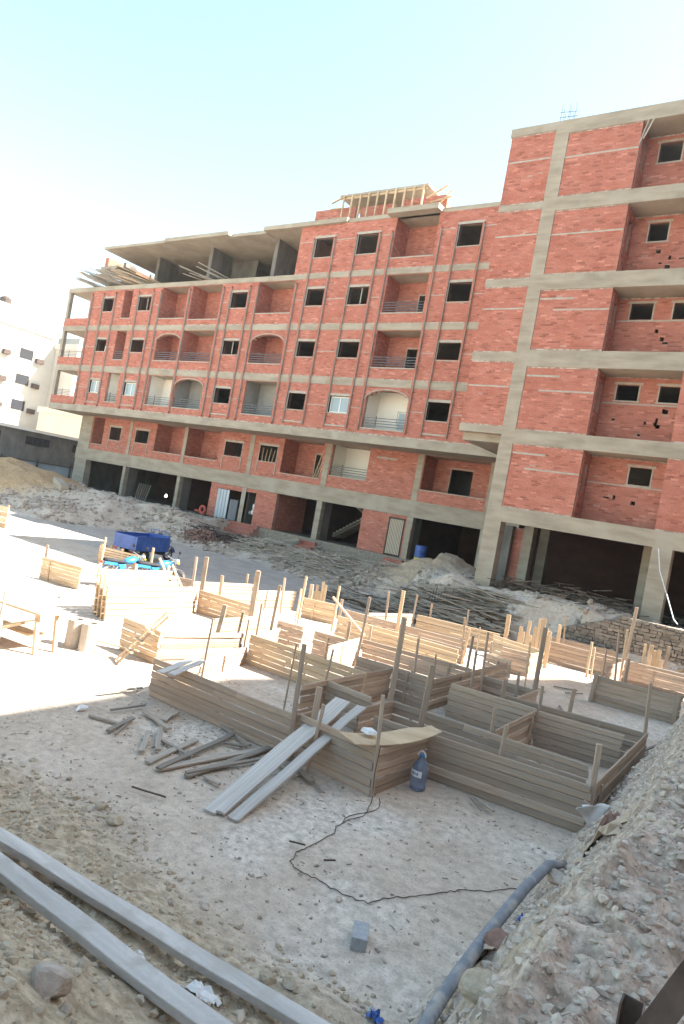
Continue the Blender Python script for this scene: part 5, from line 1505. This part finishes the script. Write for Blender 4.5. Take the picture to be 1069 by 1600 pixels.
# metal sheets at the open door, drums, hoses
DL = thing('sheet_metal_door', 'open pair of pale sheet metal doors at the shop above the wide steps', 'door', (-31, 31.3, 1.45))
mb = MB()
for k in range(8): mb.bb(-31.25 + k * .13, -31.13 + k * .13, 31.34 - .02 * (k % 2), 31.37 - .02 * (k % 2), 1.47, 3.3)
part('panel', mb, M_corr, DL); part('panel', MB().bar((-30.1, 31.4, 2.1), (-29.9, 31.9, 2.1), .05, 1.3), M_corr, DL)
DR = thing('oil_drum', 'blue and yellow steel drum at the left side of the big shop opening', 'drum', (-16.0, 31.0, 1.38))
part('body', MB().lathe([(0, 0), (.29, 0), (.29, .28)], n=20), M_yel, DR, local=True)
part('upper_body', MB().lathe([(.29, .28), (.31, .30), (.29, .32), (.29, .58), (.31, .60), (.29, .62), (.29, .88), (.27, .9), (0, .88)], n=20), M_blue, DR, local=True)
tag(MB().bar((-16.5, 30.5, 1.2), (-16.75, 30.9, 3.0), .06, .04).build('wooden_stake', M_woodf), 'pale batten leaning beside the blue and yellow drum', 'stake')
tag(MB().lathe([(.22 + .09 * math.cos(t), .09 * math.sin(t)) for t in np.linspace(0, 2 * PI, 13)], c=(-32.0, 31.0, 1.75), n=20, axis='Y').build('hose_coil', M_red, smooth=True), 'round red hose coil by the shop pier left of the metal doors', 'hose')
tag(MB().lathe([(.16 + .07 * math.cos(t), .07 * math.sin(t)) for t in np.linspace(0, 2 * PI, 13)], c=(-32.6, 31.2, 1.62), n=16, axis='Z').build('hose_coil', M_red, smooth=True), 'smaller red hose coil lying flat beside the round one', 'hose')
for i, (x, z, s) in enumerate(((-28.35, 2.55, .16), (-28.42, 2.2, .14), (-28.62, 2.15, .10))):
    mb = MB(); r = random.Random(i); V = ICO_V * np.array([s * .8, .08, s * 1.3])
    mb.v = [(x + a_[0] * r.uniform(.8, 1.2), 31.75 + a_[1], z + a_[2] * r.uniform(.8, 1.2)) for a_ in V]; mb.f = [tuple(int(q) for q in t) for t in ICO_F]
    tag(mb.build('cloth_bundle', M_sack if i < 2 else M_grey), ['upper white cloth bundle hanging in the narrow doorway', 'lower white cloth bundle hanging in the narrow doorway', 'small grey cloth bundle in the narrow doorway'][i], 'cloth', 'cloths in the narrow doorway')
for k in range(6):
    x = -40.4 + .22 * k
    tag(MB().bar((x, YG + .8, 1.42), (x - .12 + .03 * k, YG + 1.1, 2.6), .08, .03).build('board', M_stick), ['first', 'second', 'third', 'fourth', 'fifth', 'last'][k] + ' grey board from the left leaning inside the second shop bay', 'board', 'boards leaning inside the second shop bay')
# lit bulb in the second shop bay
LB = thing('light_bulb', 'bare lit bulb in the dark second shop bay', 'lamp', (-37.6, YG + 1.2, 2.05))
mt = bpy.data.materials.new('bulb_glow'); mt.use_nodes = True
b = mt.node_tree.nodes['Principled BSDF']; b.inputs['Emission Color'].default_value = (1, .97, .9, 1); b.inputs['Emission Strength'].default_value = 4
part('bulb', MB().lathe([(0, -.09), (.06, -.06), (.085, 0), (.06, .07), (.025, .11), (.025, .15), (0, .15)], n=12), mt, LB, local=True, smooth=True)
part('flex', MB().tube([(0, 0, .15), (0, 0, 1.55)], .008, 5), M_black, LB, local=True)

# ================================================================ vehicles
def wheel(parent, c, R, w, spokes=10, name='wheel', rim_mat=M_chrome, solid=False):
    """wheel turning about local X"""
    wl = bpy.data.objects.new(name, None)
    t = MB().lathe([(R - .10 * R * 2 * .5 + 0, 0)], n=4)
    prof = [(R - w * .55 + w * .5 * math.cos(a_), w * .5 * math.sin(a_)) for a_ in np.linspace(0, 2 * PI, 11)]
    o = part('wheel', MB().lathe(prof, c=c, n=26, axis='X'), M_rubber, parent, local=True, smooth=True)
    rm = MB()
    rr = R - w * 1.0
    rm.lathe([(rr, -w * .3), (rr + .012, -w * .3), (rr + .012, w * .3), (rr, w * .3), (rr, -w * .3)], c=c, n=26, axis='X')
    part('rim', rm.mesh('rim', rim_mat), None, o, local=True)
    if solid:
        part('hub', MB().lathe([(0, -w * .2), (rr, -w * .2), (rr, w * .2), (0, w * .25)], c=c, n=20, axis='X').mesh('hub', rim_mat), None, o, local=True)
    else:
        sp = MB()
        for k in range(spokes):
            t = 2 * PI * k / spokes
            sp.bar((c[0] - .03 * (-1) ** k, c[1], c[2]), (c[0], c[1] + rr * math.cos(t), c[2] + rr * math.sin(t)), .007, .007)
        part('spokes', sp.mesh('spokes', M_chrome), None, o, local=True)
        part('hub', MB().lathe([(0, -w * .6), (.06, -w * .6), (.06, w * .6), (0, w * .6)], c=c, n=12, axis='X').mesh('hub', rim_mat), None, o, local=True)
    return o


def motorcycle(label, loc, rz):
    T = thing('motorcycle', label, 'motorcycle', loc, rz, 'two blue motorcycles parked nose to tail')
    # forward = +Y
    wheel(T, (0, -.64, .29), .29, .085); wheel(T, (0, .66, .30), .30, .075)
    fr = MB()
    fr.tube([(0, .46, .86), (0, .30, .48), (0, .20, .30), (0, -.15, .26), (0, -.25, .42)], .02, 6)
    fr.tube([(0, .46, .84), (0, .1, .74), (0, -.3, .68), (0, -.85, .74)], .02, 6)
    fr.tube([(.09, -.64, .29), (.09, -.22, .32)], .017, 6).tube([(-.09, -.64, .29), (-.09, -.22, .32)], .017, 6)
    part('frame', fr, M_rubber, T, local=True)
    fk = MB()
    for s_ in (-1, 1): fk.tube([(s_ * .075, .46, .90), (s_ * .075, .66, .30)], .018, 7)
    part('fork', fk, M_chrome, T, local=True)
    sh = MB()
    for s_ in (-1, 1): sh.tube([(s_ * .11, -.60, .33), (s_ * .11, -.42, .64)], [.03, .026], 8)
    part('shock_absorber', sh, M_chrome, T, local=True)
    tank = MB(); secs = []
    for y, w, z0, z1 in ((-.10, .07, .70, .80), (-.02, .12, .68, .87), (.12, .15, .67, .92), (.26, .15, .67, .93), (.38, .10, .70, .90), (.43, .05, .76, .86)):
        secs.append([(w * math.cos(a_), y, (z0 + z1) / 2 + (z1 - z0) / 2 * math.sin(a_)) for a_ in np.linspace(0, 2 * PI, 13)[:-1]])
    part('fuel_tank', tank.loft(secs), M_cyan, T, local=True, smooth=True)
    seat = MB(); secs = []
    for y, w, z0, z1 in ((-.86, .08, .78, .85), (-.78, .12, .75, .87), (-.5, .135, .73, .85), (-.2, .13, .71, .81), (-.10, .09, .72, .80)):
        secs.append([(w * math.cos(a_), y, (z0 + z1) / 2 + (z1 - z0) / 2 * math.sin(a_)) for a_ in np.linspace(0, 2 * PI, 11)[:-1]])
    part('seat', seat.loft(secs), M_black, T, local=True, smooth=True)
    for s_ in (-1, 1):
        part('side_cover', MB().loft([[(s_ * .10, -.42, .70), (s_ * .10, -.12, .70), (s_ * .10, -.20, .48), (s_ * .10, -.34, .52)], [(s_ * .135, -.39, .68), (s_ * .135, -.15, .68), (s_ * .135, -.21, .51), (s_ * .135, -.32, .54)]]), M_cyan, T, local=True)
    part('tail_cover', MB().loft([[(-.09, -.9, .70), (.09, -.9, .70), (.09, -.9, .78), (-.09, -.9, .78)], [(-.12, -.45, .66), (.12, -.45, .66), (.12, -.45, .74), (-.12, -.45, .74)]]), M_cyan, T, local=True)
    part('mudguard', MB().loft([[(-.06, y, z), (.06, y, z), (.06, y, z + .012), (-.06, y, z + .012)] for y, z in [(.66 + .35 * math.cos(t), .30 + .35 * math.sin(t)) for t in np.linspace(.3, 2.6, 9)]]), M_chrome, T, local=True)
    part('mudguard', MB().loft([[(-.07, y, z), (.07, y, z), (.07, y, z + .012), (-.07, y, z + .012)] for y, z in [(-.64 + .36 * math.cos(t), .29 + .36 * math.sin(t)) for t in np.linspace(.9, 3.2, 9)]]), M_chrome, T, local=True)
    en = MB()
    en.bb(-.12, .12, -.08, .22, .24, .42); en.lathe([(.085, .42), (.095, .45), (.085, .48), (.095, .51), (.085, .54), (.095, .57), (.08, .62), (0, .62)], c=(0, .1, 0), n=12)
    en.lathe([(0, .12), (.1, .12), (.1, .16), (0, .16)], c=(0, .02, .32), n=14, axis='X')
    part('engine', en, M_chrome, T, local=True)
    part('exhaust', MB().tube([(.06, .2, .45), (.1, .28, .3), (.13, .1, .2), (.15, -.3, .24), (.15, -.85, .32)], [.02, .02, .022, .04, .045], 8), M_chrome, T, local=True, smooth=True)
    hb = MB().tube([(-.36, .34, 1.04), (-.24, .42, 1.02), (0, .46, .95), (.24, .42, 1.02), (.36, .34, 1.04)], .013, 7)
    part('handlebar', hb, M_chrome, T, local=True)
    for s_ in (-1, 1):
        part('grip', MB().tube([(s_ * .26, .41, 1.025), (s_ * .37, .33, 1.04)], .02, 7), M_black, T, local=True)
        mi = part('mirror', MB().tube([(s_ * .22, .43, 1.03), (s_ * .28, .42, 1.2)], .006, 5), M_black, T, local=True)
        part('mirror_glass', MB().lathe([(0, 0), (.05, 0), (.055, .02), (0, .02)], c=(s_ * .28, .41, 1.22), n=12, axis='Y').mesh('mirror_glass', M_black), None, mi, local=True)
        part('indicator', MB().lathe([(0, 0), (.028, .01), (.03, .05), (0, .06)], c=(s_ * .15, .52, .86), n=8, axis='Y'), M_yel, T, local=True)
    part('headlight', MB().lathe([(0, -.1), (.06, -.08), (.09, 0), (.085, .02), (0, .035)], c=(0, .60, .90), n=16, axis='Y'), M_chrome, T, local=True, smooth=True)
    part('tail_light', MB().bb(-.05, .05, -.96, -.9, .72, .78), M_red, T, local=True)
    part('side_stand', MB().bar((-.08, -.02, .24), (-.2, -.05, .0), .02, .02), M_rubber, T, local=True)
    return T


motorcycle('blue motorcycle with black seat, rear one of the pair beside the stood up panels', (-16.35, 13.2, 0.01), math.radians(4))
motorcycle('blue motorcycle with handlebars toward the street, front one of the pair', (-15.95, 14.15, 0.01), math.radians(-3))

TR = thing('cargo_tricycle', 'dark blue three wheeled cargo motorcycle with an open steel box parked on the street', 'tricycle', (-21.55, 18.1, gz(-21.5, 18.1)), math.radians(6))
for s_ in (-1, 1): wheel(TR, (s_ * .46, -.40, .27), .27, .12, name='wheel', rim_mat=M_rubber, solid=True)
wheel(TR, (0, 1.40, .28), .28, .10)
bx0, bx1, by0, by1, bz0, bz1 = -.60, .60, -1.05, .75, .50, .98
part('box_floor', MB().bb(bx0, bx1, by0, by1, bz0 - .05, bz0), M_blue, TR, local=True)
for x in (bx0, bx1 - .03):
    pn = part('side_panel', MB().bb(x, x + .03, by0 + .031, by1 - .031, bz0, bz1), M_blue, TR, local=True)
    rb = MB()
    for k in range(5):
        y = by0 + .2 + k * .36; rb.bb(x - .015, x + .045, y, y + .04, bz0 + .01, bz1 + .0)
    rb.bb(x - .012, x + .042, by0 + .03, by1 - .03, bz1 + .001, bz1 + .035)
    part('panel_ribs', rb.mesh('panel_ribs', M_blue), None, pn, local=True)
part('tailgate', MB().bb(bx0, bx1, by0, by0 + .03, bz0, bz1).bb(bx0 + .1, bx1 - .1, by0 - .012, by0, bz0 + .08, bz0 + .12).bb(bx0 + .1, bx1 - .1, by0 - .012, by0, bz1 - .1, bz1 - .06), M_blue, TR, local=True)
part('front_panel', MB().bb(bx0, bx1, by1 - .03, by1, bz0, bz1 + .1), M_blue, TR, local=True)
for s_ in (-1, 1): part('tail_light', MB().bb(s_ * .45 - .08, s_ * .45 + .08, by0 - .04, by0 - .005, bz0 - .14, bz0 - .06), M_red, TR, local=True)
ch = MB()
for s_ in (-1, 1): ch.bar((s_ * .3, -.95, .42), (s_ * .3, .75, .42), .06, .08)
ch.bar((0, .7, .42), (0, 1.1, .55), .07, .07).bar((-.5, -.4, .27), (.5, -.4, .27), .08, .08).bar((0, 1.1, .55), (0, 1.18, .95), .06, .06)
part('chassis', ch, M_rubber, TR, local=True)
rk = MB().tube([(-.5, .76, .9), (-.5, .74, 1.22), (-.05, .74, 1.24), (-.05, .76, .9)], .018, 6).tube([(.05, .76, .9), (.05, .74, 1.24), (.5, .74, 1.22), (.5, .76, .9)], .018, 6)
part('guard_rail', rk, M_blue, TR, local=True)
part('backrest', MB().loft([[(.12, .80, .98), (.42, .80, .98), (.42, .80, 1.18), (.12, .80, 1.18)], [(.12, .86, .98), (.42, .86, .98), (.42, .86, 1.16), (.12, .86, 1.16)]]), M_grey, TR, local=True)
part('seat', MB().bb(-.3, .3, .78, 1.08, .68, .78), M_black, TR, local=True)
part('fuel_tank', MB().loft([[(w * math.cos(a_), y, .76 + h_ * math.sin(a_)) for a_ in np.linspace(0, 2 * PI, 11)[:-1]] for y, w, h_ in ((1.05, .08, .06), (1.15, .14, .1), (1.3, .13, .1), (1.38, .06, .06))]), M_blue, TR, local=True, smooth=True)
fk = MB()
for s_ in (-1, 1): fk.tube([(s_ * .085, 1.22, 1.0), (s_ * .085, 1.42, .28)], .022, 7)
part('fork', fk, M_rubber, TR, local=True)
part('mudguard', MB().loft([[(-.08, y, z), (.08, y, z), (.08, y, z + .012), (-.08, y, z + .012)] for y, z in [(1.42 + .33 * math.cos(t), .28 + .33 * math.sin(t)) for t in np.linspace(.2, 2.7, 9)]]), M_blue, TR, local=True)
part('handlebar', MB().tube([(-.36, 1.08, 1.06), (-.2, 1.18, 1.05), (0, 1.22, 1.0), (.2, 1.18, 1.05), (.36, 1.08, 1.06)], .015, 6), M_rubber, TR, local=True)
part('headlight', MB().lathe([(0, -.12), (.08, -.08), (.1, 0), (0, .03)], c=(0, 1.42, .86), n=14, axis='Y'), M_chrome, TR, local=True)
part('engine', MB().bb(-.16, .16, .75, 1.1, .25, .5), M_rubber, TR, local=True)

# ================================================================ left edge of the pit: bench, barrels, ladder, crates
for i, (x, y, lab) in enumerate(((-11.02, 7.98, 'left of the two pale concrete pipe ends standing upright'), (-10.68, 8.05, 'right of the two pale concrete pipe ends standing upright'))):
    o = MB().lathe([(.15, 0), (.16, .0), (.15, .26), (.155, .52), (.12, .525), (.115, .3), (.11, .02)], n=22).build('concrete_pipe', M_cement, smooth=False); o.location = (x, y, 0)
    tag(o, lab, 'pipe', 'upright concrete pipes')
TB = thing('work_bench', 'rough timber work bench in the full sun at the left', 'bench', (-11.6, 7.2, 0), math.radians(8), None)
for (a_, b_) in (((-.75, -.3, .72), (.95, -.3, .72)), ((-.75, -.12, .72), (.95, -.12, .72)), ((-.75, .06, .72), (.95, .06, .72))):
    part('board', MB().bar(a_, b_, .17, .04), M_woodf, TB, local=True)
for x in (-.6, .8):
    for y in (-.32, .1): part('leg', MB().bar((x + .08 * (1 if x > 0 else -1), y, 0), (x, y, .7), .07, .06), M_woodf, TB, local=True)
part('brace', MB().bar((-.66, -.36, .1), (.84, -.36, .62), .08, .03), M_woodf, TB, local=True)
part('shelf', MB().bb(-.5, .6, -.28, .06, .26, .3), M_woodf, TB, local=True)
for i, (a_, b_, lab) in enumerate((((-11.9, 6.35, .05), (-11.0, 6.9, .5), 'short board propped against the work bench'), ((-12.3, 6.5, .25), (-11.3, 6.55, .25), 'thick block board by the bench at the left edge'), ((-12.0, 6.2, .06), (-11.1, 6.3, .08), 'board lying on the ground before the bench'))):
    tag(plank(None, a_, b_, .05, .16, M_woodf, name='loose_board'), lab, 'board', 'boards by the work bench')
o = MB().bb(-.03, .03, -.3, .3, 0, 1.15).build('metal_sheet', M_grey); o.location = (-10.9, 6.42, 0); o.rotation_euler = (0, 0, math.radians(60)); bevel(o, .01)
tag(o, 'upright grey panel cut by the left edge of the picture', 'panel')
LD = thing('ladder', 'small rough ladder leaning on the tan wall', 'ladder', (-9.95, 8.25, 0))
for (p, q) in (((-10.0, 8.2, 0), (-9.45, 8.75, 1.02)), ((-9.78, 8.05, 0), (-9.25, 8.6, .98))): part('rail', MB().bar(p, q, .07, .04), M_woodf, LD)
for t in (.25, .45, .65): part('rung', MB().bar((-10.06 + .55 * t, 8.17 + .55 * t, 1.02 * t), (-9.65 + .53 * t, 8.0 + .55 * t, .98 * t + .02), .05, .03), M_woodf, LD)
tag(plank(None, (-10.6, 8.2, .2), (-9.6, 8.35, .26), .03, .04, M_woodf, name='brace'), 'thin batten across the foot of the small ladder', 'batten')
# slatted crates
def slat_crate(lab, loc, rz, L, H, n):
    T = thing('slatted_panel', lab, 'panel', loc, rz, 'slatted wooden panels at the street side')
    for k in range(n):
        part('slat', MB().bb(0, L, -.012 - .01 * (k % 2), .012 - .01 * (k % 2), H * k / n + .01, H * (k + 1) / n - .012), M_woodf, T, local=True)
    for x in (.05, L / 2, L - .05): part('post', MB().bb(x - .04, x + .04, .013, .06, 0, H + .08), M_woodf, T, local=True)
    return T


slat_crate('slatted tan panel with cracked boards between the tricycle and the motorcycles', (-20.4, 15.2, 0), math.radians(14), 1.9, .62, 7)
slat_crate('end piece of the slatted tan panel turned toward the street', (-20.45, 15.25, 0), math.radians(110), .8, .55, 5)
slat_crate('slatted fence piece cut by the left edge beside the sand heap', (-30.6, 15.6, 0), math.radians(12), 2.4, .95, 4)
tag(plank(None, (-15.6, 10.9, .04), (-15.0, 10.25, .04), .03, .06, M_stick, name='loose_board'), 'long thin board on the white floor left of the stood up panels', 'board')

# ================================================================ thin haze, added to imitate lens glare
hz = MB().bb(-905, 905, -605, 1205, -1.5, 27.0).build('haze', None)
hm = bpy.data.materials.new('haze'); hm.use_nodes = True
hn = hm.node_tree; hn.nodes.clear()
ho = hn.nodes.new('ShaderNodeOutputMaterial'); hv = hn.nodes.new('ShaderNodeVolumePrincipled')
hv.inputs['Color'].default_value = (0.95, 0.95, 0.95, 1); hv.inputs['Density'].default_value = 0.0005; hv.inputs['Anisotropy'].default_value = 0.5
hn.links.new(hv.outputs[0], ho.inputs['Volume'])
hz.data.materials.append(hm); hz['kind'] = 'stuff'; hz['label'] = 'thin pale haze added over the site to imitate lens glare'
